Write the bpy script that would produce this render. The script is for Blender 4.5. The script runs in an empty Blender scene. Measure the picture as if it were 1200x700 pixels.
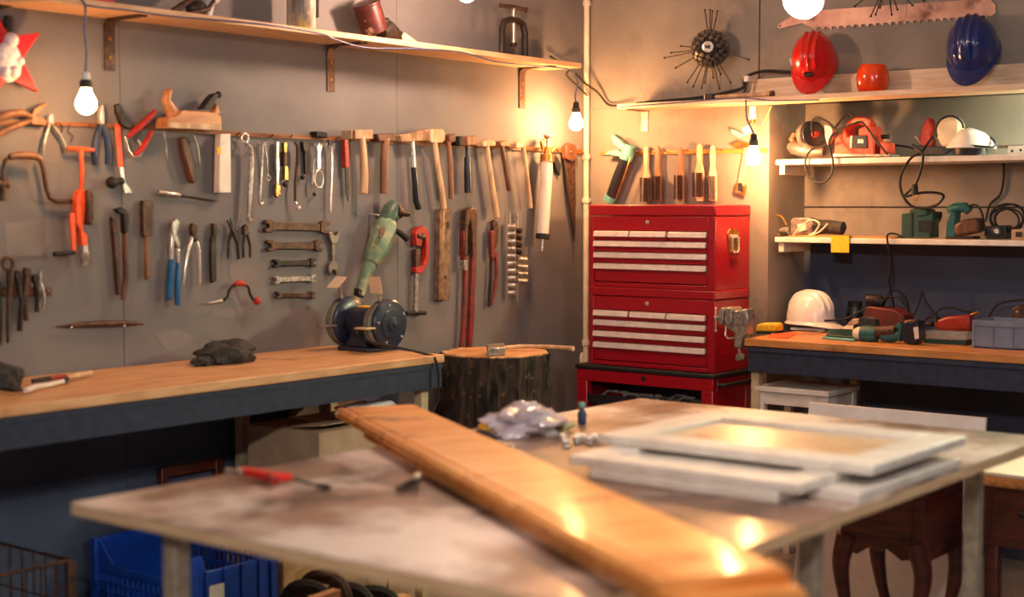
import bpy, bmesh, math, random
from mathutils import Vector as V, Matrix, Euler

scene = bpy.context.scene
COL = scene.collection
random.seed(7)
R = math.radians

# ------------------------------------------------------------------ camera, world, exposure
CAM = V((3.887, -5.47, 1.40)); FPX = 1737.0
YAW = R(38.3); PITCH = math.atan(108 / FPX)
cam_data = bpy.data.cameras.new('camera')
cam_data.sensor_width = 36.0; cam_data.lens = 36.0 * FPX / 1200.0
cam_data.dof.use_dof = True; cam_data.dof.focus_distance = 5.75; cam_data.dof.aperture_fstop = 1.7
cam = bpy.data.objects.new('camera', cam_data); COL.objects.link(cam)
cam.location = CAM; cam.rotation_euler = (math.pi / 2 - PITCH, 0, YAW)
scene.camera = cam

world = bpy.data.worlds.new('world'); scene.world = world; world.use_nodes = True
bg = world.node_tree.nodes['Background']
bg.inputs[0].default_value = (0.36, 0.52, 1.0, 1); bg.inputs[1].default_value = 0.055

vs = scene.view_settings
vs.view_transform = 'Standard'; vs.look = 'None'; vs.gamma = 1.0; vs.use_curve_mapping = False
vs.exposure = -0.25

# bulbs: (strength, linear colour) -- all light in the room comes from these lamps
BULB_WARM = (1.0, 0.47, 0.17); BULB_SOFT = (1.0, 0.88, 0.76)
POWER = dict(corner=720, chest=820, rail=190, table=860, shelf=1000, ceiling=1000, entrance=1150)

# ------------------------------------------------------------------ pixel helpers (photo is 1200 x 700)
FW = V((-math.sin(YAW) * math.cos(PITCH), math.cos(YAW) * math.cos(PITCH), -math.sin(PITCH)))
RT = V((math.cos(YAW), math.sin(YAW), 0)); UP = RT.cross(FW)
def ray(px, py): return FW + RT * ((px - 600) / FPX) + UP * ((350 - py) / FPX)
class Fr:
    """a plane in the room; P(px, py, o) is the room point seen at that pixel, o metres off the plane"""
    def __init__(s, p0, n): s.p0 = V(p0); s.n = V(n).normalized()
    def P(s, px, py, o=0.0):
        d = ray(px, py)
        return CAM + d * (((s.p0 - CAM).dot(s.n) + o) / d.dot(s.n))
LW = Fr((0, 0, 0), (1, 0, 0))            # left wall
RW = Fr((0, 0, 0), (0, -1, 0))           # right wall
RB = Fr((0, 0.32, 0), (0, -1, 0))        # back of the recess
def HZ(z): return Fr((0, 0, z), (0, 0, 1))
def YP(y): return Fr((0, y, 0), (0, -1, 0))
def XP(x): return Fr((x, 0, 0), (1, 0, 0))
def pxm(p): return (p - CAM).dot(FW) / FPX      # metres per pixel at a point

# ------------------------------------------------------------------ mesh builder
class MB:
    def __init__(s): s.v = []; s.f = []
    def add(s, vs_, fs):
        k = len(s.v); s.v += [V(p) for p in vs_]; s.f += [tuple(i + k for i in f) for f in fs]; return s
    def box(s, lo, hi):
        x0, y0, z0 = lo; x1, y1, z1 = hi
        return s.add([(x0,y0,z0),(x1,y0,z0),(x1,y1,z0),(x0,y1,z0),(x0,y0,z1),(x1,y0,z1),(x1,y1,z1),(x0,y1,z1)],
                     [(0,3,2,1),(4,5,6,7),(0,1,5,4),(1,2,6,5),(2,3,7,6),(3,0,4,7)])
    def obox(s, c, size, rz=0, rx=0, ry=0):
        m = Euler((rx, ry, rz)).to_matrix(); h = [q / 2 for q in size]; b = MB().box([-q for q in h], h)
        return s.add([V(c) + m @ p for p in b.v], b.f)
    def prism(s, pts, vec):
        n = len(pts); vec = V(vec); pts = [V(p) for p in pts]
        return s.add(pts + [p + vec for p in pts], [tuple(range(n))[::-1], tuple(range(n, 2 * n))] +
                     [(i, (i + 1) % n, n + (i + 1) % n, n + i) for i in range(n)])
    def tube(s, pts, r, n=8, closed=False):
        pts = [V(p) for p in pts]; m = len(pts)
        rs = list(r) if isinstance(r, (list, tuple)) else [r] * m
        tans = []
        for i in range(m):
            a = pts[i - 1] if (i > 0 or closed) else pts[i]; b = pts[(i + 1) % m] if (i < m - 1 or closed) else pts[i]
            tans.append((b - a).normalized() if (b - a).length > 1e-9 else V((0, 0, 1)))
        t0 = tans[0]; u = t0.orthogonal().normalized(); rings = []
        for i in range(m):
            t = tans[i]; u = (u - t * u.dot(t))
            u = u.normalized() if u.length > 1e-6 else t.orthogonal().normalized()
            w = t.cross(u)
            rings.append([pts[i] + (u * math.cos(2 * math.pi * k / n) + w * math.sin(2 * math.pi * k / n)) * rs[i] for k in range(n)])
        vs_ = [p for q in rings for p in q]; fs = []
        for i in range(m if closed else m - 1):
            j = (i + 1) % m
            for k in range(n):
                fs.append((i * n + k, i * n + (k + 1) % n, j * n + (k + 1) % n, j * n + k))
        if not closed: fs += [tuple(range(n))[::-1], tuple(range((m - 1) * n, m * n))]
        return s.add(vs_, fs)
    def lathe(s, o, axis, prof, n=16, sq=1.0):
        o = V(o); ax = V(axis).normalized(); u = ax.orthogonal().normalized(); w = ax.cross(u); m = len(prof)
        vs_ = [o + ax * h + (u * math.cos(2 * math.pi * k / n) + w * math.sin(2 * math.pi * k / n) * sq) * max(r, 1e-5) for h, r in prof for k in range(n)]
        fs = [(i * n + k, i * n + (k + 1) % n, (i + 1) * n + (k + 1) % n, (i + 1) * n + k) for i in range(m - 1) for k in range(n)]
        fs += [tuple(range(n))[::-1], tuple(range((m - 1) * n, m * n))]
        return s.add(vs_, fs)
    def ball(s, c, r, n=12, m=8):
        r = V(r) if hasattr(r, '__len__') else V((r, r, r)); c = V(c); vs_ = [c + V((0, 0, r.z))]
        for i in range(1, m):
            a = math.pi * i / m
            vs_ += [c + V((r.x * math.sin(a) * math.cos(2 * math.pi * k / n), r.y * math.sin(a) * math.sin(2 * math.pi * k / n), r.z * math.cos(a))) for k in range(n)]
        vs_.append(c - V((0, 0, r.z))); L = len(vs_) - 1
        fs = [(0, 1 + k, 1 + (k + 1) % n) for k in range(n)]
        for i in range(m - 2):
            b = 1 + i * n; fs += [(b + k, b + n + k, b + n + (k + 1) % n, b + (k + 1) % n) for k in range(n)]
        b = 1 + (m - 2) * n; fs += [(L, b + (k + 1) % n, b + k) for k in range(n)]
        return s.add(vs_, fs)
    # pixel-plane versions
    def poly(s, fr, pts, o0, o1): return s.prism([fr.P(x, y, o1) - fr.n * (o1 - o0) for x, y in pts], fr.n * (o1 - o0))
    def rod(s, fr, pts, o, rpx, n=8):
        P = [fr.P(p[0], p[1], p[2] if len(p) > 2 else o) for p in pts]; k = pxm(P[0])
        r = [q * k for q in rpx] if isinstance(rpx, (list, tuple)) else rpx * k
        return s.tube(P, r, n)
    def ring(s, fr, px, py, o, rx, ry, tpx, n=8, m=18):
        k = pxm(fr.P(px, py, o))
        return s.tube([fr.P(px + rx * math.cos(2 * math.pi * i / m), py + ry * math.sin(2 * math.pi * i / m), o) for i in range(m)], tpx * k, n, True)
    def knob(s, fr, px, py, o, rpx, n=12):
        p = fr.P(px, py, o); return s.ball(p, rpx * pxm(p), n)
    def xf(s, m): s.v = [m @ p for p in s.v]; return s

ORG = {}
def build(name, mb, loc, m, bevel=0, seg=2, smooth=38):
    me = bpy.data.meshes.new(name); bm = bmesh.new()
    vv = [bm.verts.new(p - loc) for p in mb.v]
    for f in mb.f:
        try: bm.faces.new([vv[i] for i in f])
        except ValueError: pass
    bmesh.ops.recalc_face_normals(bm, faces=bm.faces)
    bm.to_mesh(me); bm.free()
    for p in me.polygons: p.use_smooth = True
    me.set_sharp_from_angle(angle=R(smooth))
    me.materials.append(m)
    o = bpy.data.objects.new(name, me); COL.objects.link(o)
    if bevel:
        b = o.modifiers.new('bevel', 'BEVEL'); b.width = bevel; b.segments = seg; b.limit_method = 'ANGLE'; b.angle_limit = R(40); b.harden_normals = False
    return o
def base_of(mbs):
    P = [p for m in mbs for p in m.v]
    lo = [min(p[i] for p in P) for i in range(3)]; hi = [max(p[i] for p in P) for i in range(3)]
    return V(((lo[0] + hi[0]) / 2, (lo[1] + hi[1]) / 2, lo[2]))
def tag(o, label=None, cat=None, group=None, kind=None):
    if label: o['label'] = label
    if cat: o['category'] = cat
    if group: o['group'] = group
    if kind: o['kind'] = kind
    return o
def part(name, mb, m, parent, bevel=0, seg=2, smooth=38, label=None):
    org = ORG[parent.name]; o = build(name, mb, org, m, bevel, seg, smooth); o.parent = parent; ORG[o.name] = org
    if label: o['label'] = label
    return o
def thing(name, label, cat, loc, group=None):
    o = bpy.data.objects.new(name, None); COL.objects.link(o); o.location = loc; o.empty_display_size = 0.05
    ORG[o.name] = V(loc); return tag(o, label, cat, group)
def single(name, mb, m, label, cat, group=None, bevel=0, seg=2, smooth=38):
    loc = base_of([mb]); o = build(name, mb, loc, m, bevel, seg, smooth); o.location = loc; ORG[o.name] = loc
    return tag(o, label, cat, group)
def struct(name, mb, m, bevel=0, loc=(0, 0, 0)):
    o = build(name, mb, V(loc), m, bevel); o.location = loc; ORG[o.name] = V(loc); o['kind'] = 'structure'; return o
def T(name, label, cat, parts, group=None, bevel=0.0015):
    """a thing from parts [(name, material, MB[, bevel])]; 'head/face' is a sub-part of head"""
    if len(parts) == 1:
        p = parts[0]; return single(name, p[2], p[1], label, cat, group, p[3] if len(p) > 3 else bevel)
    t = thing(name, label, cat, base_of([p[2] for p in parts]), group); seen = {}
    for p in parts:
        n = p[0].split('/'); par = seen[n[0]] if len(n) > 1 else t
        seen[n[-1]] = part(n[-1], p[2], p[1], par, p[3] if len(p) > 3 else bevel)
    return t
def smoothpath(pts, k=5):
    """Catmull-Rom through 3D points"""
    P = [V(p) for p in pts]; out = []
    for i in range(len(P) - 1):
        a = P[max(i - 1, 0)]; b = P[i]; c = P[i + 1]; d = P[min(i + 2, len(P) - 1)]
        for j in range(k):
            t = j / k
            out.append(0.5 * ((2 * b) + (c - a) * t + (2 * a - 5 * b + 4 * c - d) * t * t + (3 * b - a - 3 * c + d) * t ** 3))
    return out + [P[-1]]
def cable(name, pts, r, m, label, group=None, cat='cable'): return single(name, MB().tube(smoothpath(pts), r, 6), m, label, cat, group)
def wire(fr, pts, o=0.0): return [fr.P(p[0], p[1], p[2] if len(p) > 2 else o) for p in pts]

# ------------------------------------------------------------------ materials
def lin(c):
    return tuple(((q / 255) / 12.92 if q / 255 <= 0.04045 else ((q / 255 + 0.055) / 1.055) ** 2.4) for q in c) + (1.0,)
def mat(name, c1, c2=None, rough=0.6, metal=0.0, scale=25, stretch=(1, 1, 1), bump=0.0, lo=0.38, hi=0.62, dirt=None, coat=0.0, rvar=0.12, dist=0.0, bscale=None):
    m = bpy.data.materials.new(name); m.use_nodes = True; nt = m.node_tree; N = nt.nodes; L = nt.links
    b = N['Principled BSDF']; b.inputs['Metallic'].default_value = metal; b.inputs['Coat Weight'].default_value = coat
    b.inputs['Coat Roughness'].default_value = 0.15
    c2 = c2 or tuple(q * 0.8 for q in c1)
    tc = N.new('ShaderNodeTexCoord'); mp = N.new('ShaderNodeMapping'); mp.inputs['Scale'].default_value = stretch
    L.new(tc.outputs['Object'], mp.inputs['Vector'])
    nz = N.new('ShaderNodeTexNoise'); nz.inputs['Scale'].default_value = scale; nz.inputs['Detail'].default_value = 5; nz.inputs['Distortion'].default_value = dist
    L.new(mp.outputs[0], nz.inputs['Vector'])
    rp = N.new('ShaderNodeValToRGB'); rp.color_ramp.elements[0].position = lo; rp.color_ramp.elements[1].position = hi
    rp.color_ramp.elements[0].color = lin(c1); rp.color_ramp.elements[1].color = lin(c2)
    L.new(nz.outputs['Fac'], rp.inputs['Fac']); out = rp.outputs['Color']
    if dirt:                                             # (colour, scale, lo, hi): worn or stained patches
        n2 = N.new('ShaderNodeTexNoise'); n2.inputs['Scale'].default_value = dirt[1]; n2.inputs['Detail'].default_value = 6; n2.inputs['Roughness'].default_value = 0.65
        L.new(tc.outputs['Object'], n2.inputs['Vector'])
        r2 = N.new('ShaderNodeValToRGB'); r2.color_ramp.elements[0].position = dirt[2]; r2.color_ramp.elements[1].position = dirt[3]
        L.new(n2.outputs['Fac'], r2.inputs['Fac'])
        mx = N.new('ShaderNodeMix'); mx.data_type = 'RGBA'
        L.new(r2.outputs['Color'], mx.inputs['Factor']); L.new(out, mx.inputs['A']); mx.inputs['B'].default_value = lin(dirt[0]); out = mx.outputs['Result']
    L.new(out, b.inputs['Base Color'])
    mr = N.new('ShaderNodeMapRange'); mr.inputs['To Min'].default_value = max(0.03, rough - rvar); mr.inputs['To Max'].default_value = min(1, rough + rvar)
    L.new(nz.outputs['Fac'], mr.inputs['Value']); L.new(mr.outputs[0], b.inputs['Roughness'])
    if bump:
        bp = N.new('ShaderNodeBump'); bp.inputs['Strength'].default_value = bump; bp.inputs['Distance'].default_value = 0.004
        if bscale:
            n3 = N.new('ShaderNodeTexNoise'); n3.inputs['Scale'].default_value = bscale; n3.inputs['Detail'].default_value = 3
            L.new(tc.outputs['Object'], n3.inputs['Vector']); L.new(n3.outputs['Fac'], bp.inputs['Height'])
        else: L.new(nz.outputs['Fac'], bp.inputs['Height'])
        L.new(bp.outputs[0], b.inputs['Normal'])
    return m
def emit(name, c, s):
    m = bpy.data.materials.new(name); m.use_nodes = True; N = m.node_tree.nodes; b = N['Principled BSDF']
    b.inputs['Base Color'].default_value = (1, 0.9, 0.8, 1); b.inputs['Emission Color'].default_value = c + (1,); b.inputs['Emission Strength'].default_value = s
    return m
def glass(name, c, rough=0.05, alpha=0.35):
    m = bpy.data.materials.new(name); m.use_nodes = True; b = m.node_tree.nodes['Principled BSDF']
    b.inputs['Base Color'].default_value = lin(c); b.inputs['Roughness'].default_value = rough; b.inputs['Alpha'].default_value = alpha
    return m

WALL = mat('wall_paint', (116, 112, 112), (108, 104, 105), 0.75, scale=3, bump=0.12, bscale=90, dirt=((95, 93, 97), 2.2, 0.5, 0.85))
WALLR = mat('wall_paint_worn', (138, 128, 119), (126, 117, 109), 0.75, scale=4, bump=0.25, bscale=60, dirt=((98, 91, 88), 3.0, 0.55, 0.75))
SLATE_SHADE = mat('slate_paint_and_shade', (66, 76, 98), (56, 66, 88), 0.7, scale=4, bump=0.15, bscale=80)  # slate paint of the recess; on the left wall, bench shade as colour
GAP = mat('joint_dark', (40, 36, 36), rough=0.9)
FLOOR = mat('concrete_floor', (176, 160, 148), (140, 128, 122), 0.6, scale=120, dirt=((110, 100, 98), 4, 0.5, 0.75))
CEIL = mat('ceiling_paint', (190, 182, 174), (178, 170, 162), 0.8, scale=4)
PINE = mat('pine_board', (222, 184, 146), (205, 160, 116), 0.5, scale=8, stretch=(8, 1, 8), bump=0.05)
PINEX = mat('pine_board_long', (224, 196, 170), (206, 172, 140), 0.5, scale=8, stretch=(1, 8, 8), bump=0.05)
BENCHW = mat('bench_wood', (222, 172, 124), (198, 142, 94), 0.5, scale=5, stretch=(9, 1.2, 6), dirt=((120, 78, 50), 5, 0.58, 0.78), coat=0.15)
BENCHX = mat('bench_wood_long', (210, 146, 84), (184, 118, 62), 0.5, scale=5, stretch=(1.2, 9, 6), dirt=((116, 76, 48), 6, 0.58, 0.78), coat=0.15)
NAVY = mat('bench_steel_navy', (44, 52, 74), (34, 40, 58), 0.45, scale=30, bump=0.03)
CREAM = mat('cream_steel', (196, 176, 142), (176, 156, 124), 0.5, scale=20)
STEEL = mat('steel', (190, 182, 174), (146, 136, 128), 0.34, 0.65, scale=60, dirt=((112, 92, 78), 30, 0.55, 0.78))
CHROME = mat('chrome', (236, 230, 224), (212, 204, 196), 0.24, 0.65, scale=40)
IRON = mat('dark_iron', (64, 54, 50), (42, 36, 34), 0.5, 0.6, scale=60, bump=0.05)
RUST = mat('rusty_iron', (88, 60, 48), (58, 42, 36), 0.5, 0.45, scale=50, bump=0.1, dirt=((112, 78, 60), 35, 0.52, 0.72))
GRINDM = mat('grinder_enamel', (34, 42, 62), (26, 33, 50), 0.35, scale=40, coat=0.2)
REDW = mat('worn_dark_red', (128, 36, 30), (88, 34, 30), 0.5, scale=24, dirt=((70, 50, 44), 30, 0.55, 0.72))
STEELD = mat('dull_steel', (132, 120, 110), (98, 88, 80), 0.4, 0.5, scale=50)
LEVELM = mat('worn_brown_paint', (132, 104, 82), (92, 70, 56), 0.55, scale=40, dirt=((66, 50, 42), 26, 0.55, 0.7))
BLACK = mat('black_rubber', (19, 19, 21), (14, 14, 16), 0.7, scale=40)
BLACKM = mat('black_enamel', (30, 34, 44), (22, 25, 34), 0.35, scale=40, coat=0.2)
WOODL = mat('light_handle_wood', (206, 172, 136), (174, 134, 100), 0.5, scale=14, stretch=(3, 3, 0.5), bump=0.05)
WOODM = mat('handle_wood', (144, 100, 70), (108, 72, 50), 0.5, scale=14, stretch=(3, 3, 0.5), bump=0.05)
WOODD = mat('dark_handle_wood', (104, 62, 42), (70, 42, 30), 0.5, scale=14, stretch=(3, 3, 0.5), bump=0.05)
ENDG = mat('end_grain', (186, 150, 118), (136, 98, 70), 0.6, scale=30, bump=0.05)
REDP = mat('red_enamel', (164, 12, 32), (146, 9, 27), 0.34, scale=160, bump=0.12, coat=0.25)
REDT = mat('red_tool_paint', (186, 40, 30), (150, 28, 24), 0.45, scale=30, dirt=((90, 40, 34), 40, 0.55, 0.72))
ORANGE = mat('orange_paint', (240, 92, 34), (218, 74, 24), 0.4, scale=30)
ALU = mat('aluminium_trim', (236, 224, 218), (220, 208, 202), 0.4, 0.25, scale=30)
GREEN = mat('green_tool_paint', (120, 146, 122), (92, 120, 100), 0.45, scale=18, dirt=((172, 160, 120), 24, 0.5, 0.66))
TEAL = mat('teal_plastic', (24, 96, 96), (18, 78, 80), 0.45, scale=20, dirt=((70, 60, 52), 18, 0.6, 0.78))
DKGREEN = mat('dark_green_plastic', (24, 72, 62), (16, 52, 48), 0.45, scale=20, dirt=((60, 56, 48), 18, 0.6, 0.75))
BLUE = mat('blue_handle_plastic', (16, 96, 152), (12, 76, 124), 0.4, scale=20)
NAVYG = mat('navy_grip', (26, 48, 88), (20, 38, 70), 0.45, scale=20)
WHITE = mat('white_paint', (226, 218, 208), (210, 200, 190), 0.5, scale=12, dirt=((190, 176, 160), 12, 0.58, 0.8))
WHITEP = mat('white_plastic', (232, 226, 222), (222, 214, 210), 0.3, scale=12, coat=0.2)
IVORY = mat('ivory_paint', (222, 208, 186), (206, 190, 166), 0.55, scale=10)
YELLOW = mat('yellow_foam', (240, 190, 40), (222, 168, 30), 0.7, scale=60, bump=0.1)
BRASS = mat('brass', (196, 148, 80), (150, 104, 56), 0.35, 0.85, scale=40)
GREYP = mat('grey_plastic', (118, 128, 150), (104, 114, 136), 0.45, scale=12)
MAHOG = mat('mahogany', (92, 36, 22), (66, 24, 16), 0.35, scale=7, stretch=(1, 1, 6), coat=0.3)
CLOTH = mat('dark_cloth', (62, 58, 54), (38, 36, 36), 0.9, scale=60, bump=0.4)
CARD = mat('cardboard', (176, 148, 120), (160, 132, 106), 0.8, scale=12)
PAPER = mat('paper', (226, 216, 208), (212, 200, 192), 0.8, scale=12)
TURQ = mat('turquoise_paint', (104, 176, 170), (84, 152, 148), 0.45, scale=20)
BRISTLE = mat('wire_bristles', (64, 34, 24), (40, 22, 18), 0.6, 0.3, scale=200, bump=0.3)
HELR = mat('red_helmet_plastic', (206, 24, 22), (190, 18, 18), 0.25, scale=10, coat=0.3)
HELB = mat('blue_helmet_plastic', (20, 42, 108), (16, 34, 90), 0.25, scale=10, coat=0.3)
HELO = mat('orange_glaze', (236, 72, 20), (222, 60, 14), 0.2, scale=10, coat=0.3)
# ------------------------------------------------------------------ the room
ZC = 2.75
RX = RW.P(901, 200, 0).x                                     # edge of the recess in the right wall (about 0.92)
struct('floor', MB().box((-0.2, -8.0, -0.1), (5.5, 0.6, 0.0)), FLOOR)
struct('ceiling', MB().box((-0.2, -8.0, ZC), (5.5, 0.6, ZC + 0.1)), CEIL)
wl = struct('wall_left', MB().box((-0.2, -8.0, 0), (-0.012, 0.0, ZC)), GAP)
seamL = [-8.0, LW.P(143, 250).y, LW.P(465, 110).y, 0.0]
for i in range(3):
    g = 0.001
    part('panel', MB().box((-0.012, seamL[i] + g, 0.86 if i < 2 else 0), (0.0, seamL[i + 1] - (g if i < 2 else 0), ZC)), WALL, wl, 0.001)
    if i < 2: part('dark_lower_panel', MB().box((-0.012, seamL[i] + g, 0), (0.0, seamL[i + 1] - (g if i < 2 else 0), 0.857)), SLATE_SHADE, wl, 0.001)  # darkness under the bench put into the colour of the lower wall
wr = struct('wall_right', MB().box((-0.2, 0.012, 0), (RX - 0.002, 0.32, ZC)).box((RX - 0.002, 0.332, 0), (5.5, 0.6, ZC)).box((RX - 0.002, 0.012, 1.835), (5.5, 0.332, ZC)), GAP)
sx = RW.P(890, 40).x
part('panel', MB().box((0, 0, 0), (RX, 0.012, 1.836)), WALLR, wr, 0.001)
part('panel', MB().box((0, 0, 1.8365), (sx - 0.003, 0.012, ZC)), WALLR, wr, 0.001)
part('panel', MB().box((sx + 0.003, 0, 1.8365), (5.5, 0.012, ZC)), WALLR, wr, 0.001)
part('recess_side', MB().box((RX - 0.012, 0.012, 0), (RX, 0.32, 1.836)), WALLR, wr)
part('recess_top', MB().box((RX, 0.012, 1.836), (5.5, 0.32, 1.84)), WALLR, wr)
zj = RB.P(1050, 243).z
part('panel', MB().box((RX, 0.32, zj + 0.003), (5.5, 0.332, 1.836)), WALLR, wr)
part('panel', MB().box((RX, 0.32, 1.26), (5.5, 0.332, zj - 0.003)), WALLR, wr)
part('dark_lower_panel', MB().box((RX, 0.32, 0), (5.5, 0.332, 1.258)), SLATE_SHADE, wr)
# pale patches of filler on the left wall
for pts in ([(268,312),(285,300),(300,318),(298,330),(270,330)], [(246,368),(262,372),(290,371),(308,360),(312,352),(300,357),(270,362),(250,362)], [(180,392),(205,386),(228,394),(222,408),(196,412)], [(5,262),(55,255),(58,285),(48,300),(8,300)]):
    part('filler_patch', MB().poly(LW, pts, -0.004, 0.0006), mat('filler', (127, 119, 116), (120, 113, 110), 0.8, scale=8), wl)

# corner pipe with clamps, socket box and lead
pp = RW.P(687, 200, 0.03)
pipe = thing('corner_pipe', 'white painted pipe standing in the room corner', 'pipe', (pp.x, pp.y, 0))
part('pipe_tube', MB().tube([(pp.x, pp.y, 0.0), (pp.x, pp.y, ZC)], 0.013, 12), IVORY, pipe)
for py in (4, 184, 235, 402):
    z = RW.P(687, py, 0.03).z
    part('clamp', MB().lathe((pp.x, pp.y, z), (0, 0, 1), [(-0.012, 0.018), (0.012, 0.018)], 12).box((pp.x - 0.008, pp.y, z - 0.006), (pp.x + 0.008, 0.0, z + 0.006)), IVORY, pipe, 0.002)
sb = RW.P(679, 425, 0.045)
T('socket_box', 'small white wall socket box beside the red cabinet', 'socket', [
    ('box', IVORY, MB().box((sb.x - 0.018, -0.05, sb.z - 0.045), (sb.x + 0.018, 0.0, sb.z + 0.045)), 0.004),
    ('plate', WHITEP, MB().box((sb.x - 0.014, -0.054, sb.z - 0.034), (sb.x + 0.014, -0.049, sb.z + 0.034)))])
cable('socket_lead', [(sb.x, -0.04, sb.z - 0.045), (sb.x - 0.012, -0.035, sb.z - 0.2), (sb.x - 0.025, -0.02, sb.z - 0.45), (sb.x - 0.03, -0.02, 0.0)], 0.004, WOODL, 'thin tan lead running down from the white socket box')

# ------------------------------------------------------------------ left wall shelf
zs = 1.985; ys1 = LW.P(677, 80, 0.18).y
sh = thing('wall_shelf', 'long pale pine shelf on the grey wall above the hanging tools', 'shelf', (0.1, -1.6, zs))
yl = XP(0.2).P(57, 8).y
part('board', MB().prism([(0.0, ys1, zs), (0.0, yl - 0.12, zs), (0.2, yl, zs), (0.2, ys1, zs)], (0, 0, 0.02)), PINE, sh, 0.002)
for px, y1 in ((128, 83), (387, 107), (611, 127)):
    c = LW.P(px, y1, 0.0); w = 0.019
    b = MB()
    zb = c.z
    pr = [V((0.0, 0, zb)), V((0.005, 0, zb)), V((0.005, 0, zs - 0.03)), V((0.012, 0, zs - 0.012)), V((0.03, 0, zs - 0.005)), V((0.17, 0, zs - 0.005)), V((0.17, 0, zs)), V((0.02, 0, zs)), V((0.0, 0, zs - 0.02))]
    b.prism([p + V((0, c.y - w, 0)) for p in pr], (0, 2 * w, 0))
    br = part('bracket', b, RUST, sh)
    for q in (0.25, 0.62): part('screw', MB().lathe((0.005, c.y, zb + (zs - zb) * q), (1, 0, 0), [(0, 0.007), (0.003, 0.005)], 10), BRASS, br)

# ------------------------------------------------------------------ left bench
ZB = 0.89
yb1 = HZ(ZB).P(521, 415.4).y; xb1 = HZ(ZB).P(521, 415.4).x; yb0 = -4.3
lb = thing('workbench', 'long workbench with pine top and navy steel frame under the hanging tools', 'workbench', (xb1 / 2, (yb0 + yb1) / 2, 0))
part('worktop', MB().box((0.004, yb0, ZB - 0.028), (xb1, yb1, ZB)), BENCHW, lb, 0.003)
ap = part('apron', MB().box((xb1 - 0.03, yb0, ZB - 0.115), (xb1 - 0.008, yb1 - 0.005, ZB - 0.028)).box((0.004, yb0, ZB - 0.115), (0.03, yb1 - 0.005, ZB - 0.028)).box((0.03, yb1 - 0.03, ZB - 0.115), (xb1 - 0.03, yb1 - 0.005, ZB - 0.028)), NAVY, lb, 0.002)
part('ledge', MB().box((xb1 - 0.008, yb0, ZB - 0.046), (xb1 - 0.003, yb1 - 0.005, ZB - 0.03)), NAVY, ap)
for x in (0.03, xb1 - 0.075):
    part('leg', MB().box((x, yb1 - 0.075, 0), (x + 0.035, yb1 - 0.04, ZB - 0.115)), CREAM, lb, 0.002)
    part('leg', MB().box((x, yb0 + 0.3, 0), (x + 0.035, yb0 + 0.335, ZB - 0.115)), CREAM, lb, 0.002)
part('leg', MB().box((0.03, yb1 - 0.5, 0), (0.065, yb1 - 0.46, ZB - 0.115)), CREAM, lb, 0.002)

# ------------------------------------------------------------------ right wall: top shelf, recess shelves, bench
z1 = 1.817; xt0 = RW.P(723, 125, 0.18).x
ts = thing('wall_shelf', 'long white edged shelf carrying the helmets above the red cabinet', 'shelf', (1.6, -0.09, z1))
part('board', MB().box((xt0, -0.18, z1), (3.2, 0.0, z1 + 0.02)), PINEX, ts, 0.002)
bx = RW.P(756, 130, 0.0)
part('bracket', MB().box((bx.x - 0.018, -0.005, z1 - 0.09), (bx.x + 0.018, 0, z1)).box((bx.x - 0.018, -0.16, z1 - 0.005), (bx.x + 0.018, 0, z1)), STEELD, ts, 0.001)
part('bracket', MB().box((2.9, -0.005, z1 - 0.09), (2.936, 0, z1)).box((2.9, -0.16, z1 - 0.005), (2.936, 0, z1)), IVORY, ts, 0.001)
bp0 = RW.P(878, 100, 0.03)
single('backing_plank', MB().box((bp0.x, -0.024, z1 + 0.0205), (3.2, -0.001, RW.P(1000, 86, 0.02).z)), PINEX, 'bare pale plank standing behind the helmets on the shelf', 'plank', bevel=0.002)
for nm, z, lab in (('upper', 1.592, 'recess shelf board carrying the red planer and white sander'), ('lower', 1.274, 'recess shelf board carrying the green power tools')):
    s2 = thing('recess_shelf', 'painted ' + lab, 'shelf', (1.8, 0.16, z))
    part('board', MB().box((RX + 0.03, 0.0, z - 0.022), (3.2, 0.318, z)), WHITE if nm == 'upper' else WHITE, s2, 0.003)
    part('batten', MB().box((RX + 0.042, 0.012, z - 0.062), (RX + 0.066, 0.25, z - 0.022)), IVORY, s2, 0.002)
    part('batten', MB().box((2.9, 0.02, z - 0.06), (2.95, 0.318, z - 0.022)), IVORY, s2, 0.002)
c0 = HZ(ZB).P(872, 396.5); yf = c0.y; xr0 = c0.x
rb = thing('workbench', 'workbench with orange wooden top and navy steel apron under the recess shelves', 'workbench', (2.1, 0, 0))
part('worktop', MB().box((xr0, yf, ZB - 0.03), (3.3, 0.3, ZB)), BENCHX, rb, 0.003)
part('apron', MB().box((xr0 + 0.01, yf + 0.012, ZB - 0.13), (3.3, yf + 0.035, ZB - 0.03)).box((xr0 + 0.01, yf + 0.035, ZB - 0.13), (xr0 + 0.03, 0.28, ZB - 0.03)), NAVY, rb, 0.002)
part('ledge', MB().box((xr0 + 0.01, yf + 0.004, ZB - 0.05), (3.3, yf + 0.012, ZB - 0.034)), NAVY, rb, 0.001)
for x, y in ((xr0 + 0.012, yf + 0.037), (xr0 + 0.15, 0.2), (3.2, yf + 0.037), (3.2, 0.2)):
    part('leg', MB().box((x, y, 0), (x + 0.032, y + 0.035, ZB - 0.13 if y > 0 else ZB - 0.03)), CREAM, rb, 0.002)

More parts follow.
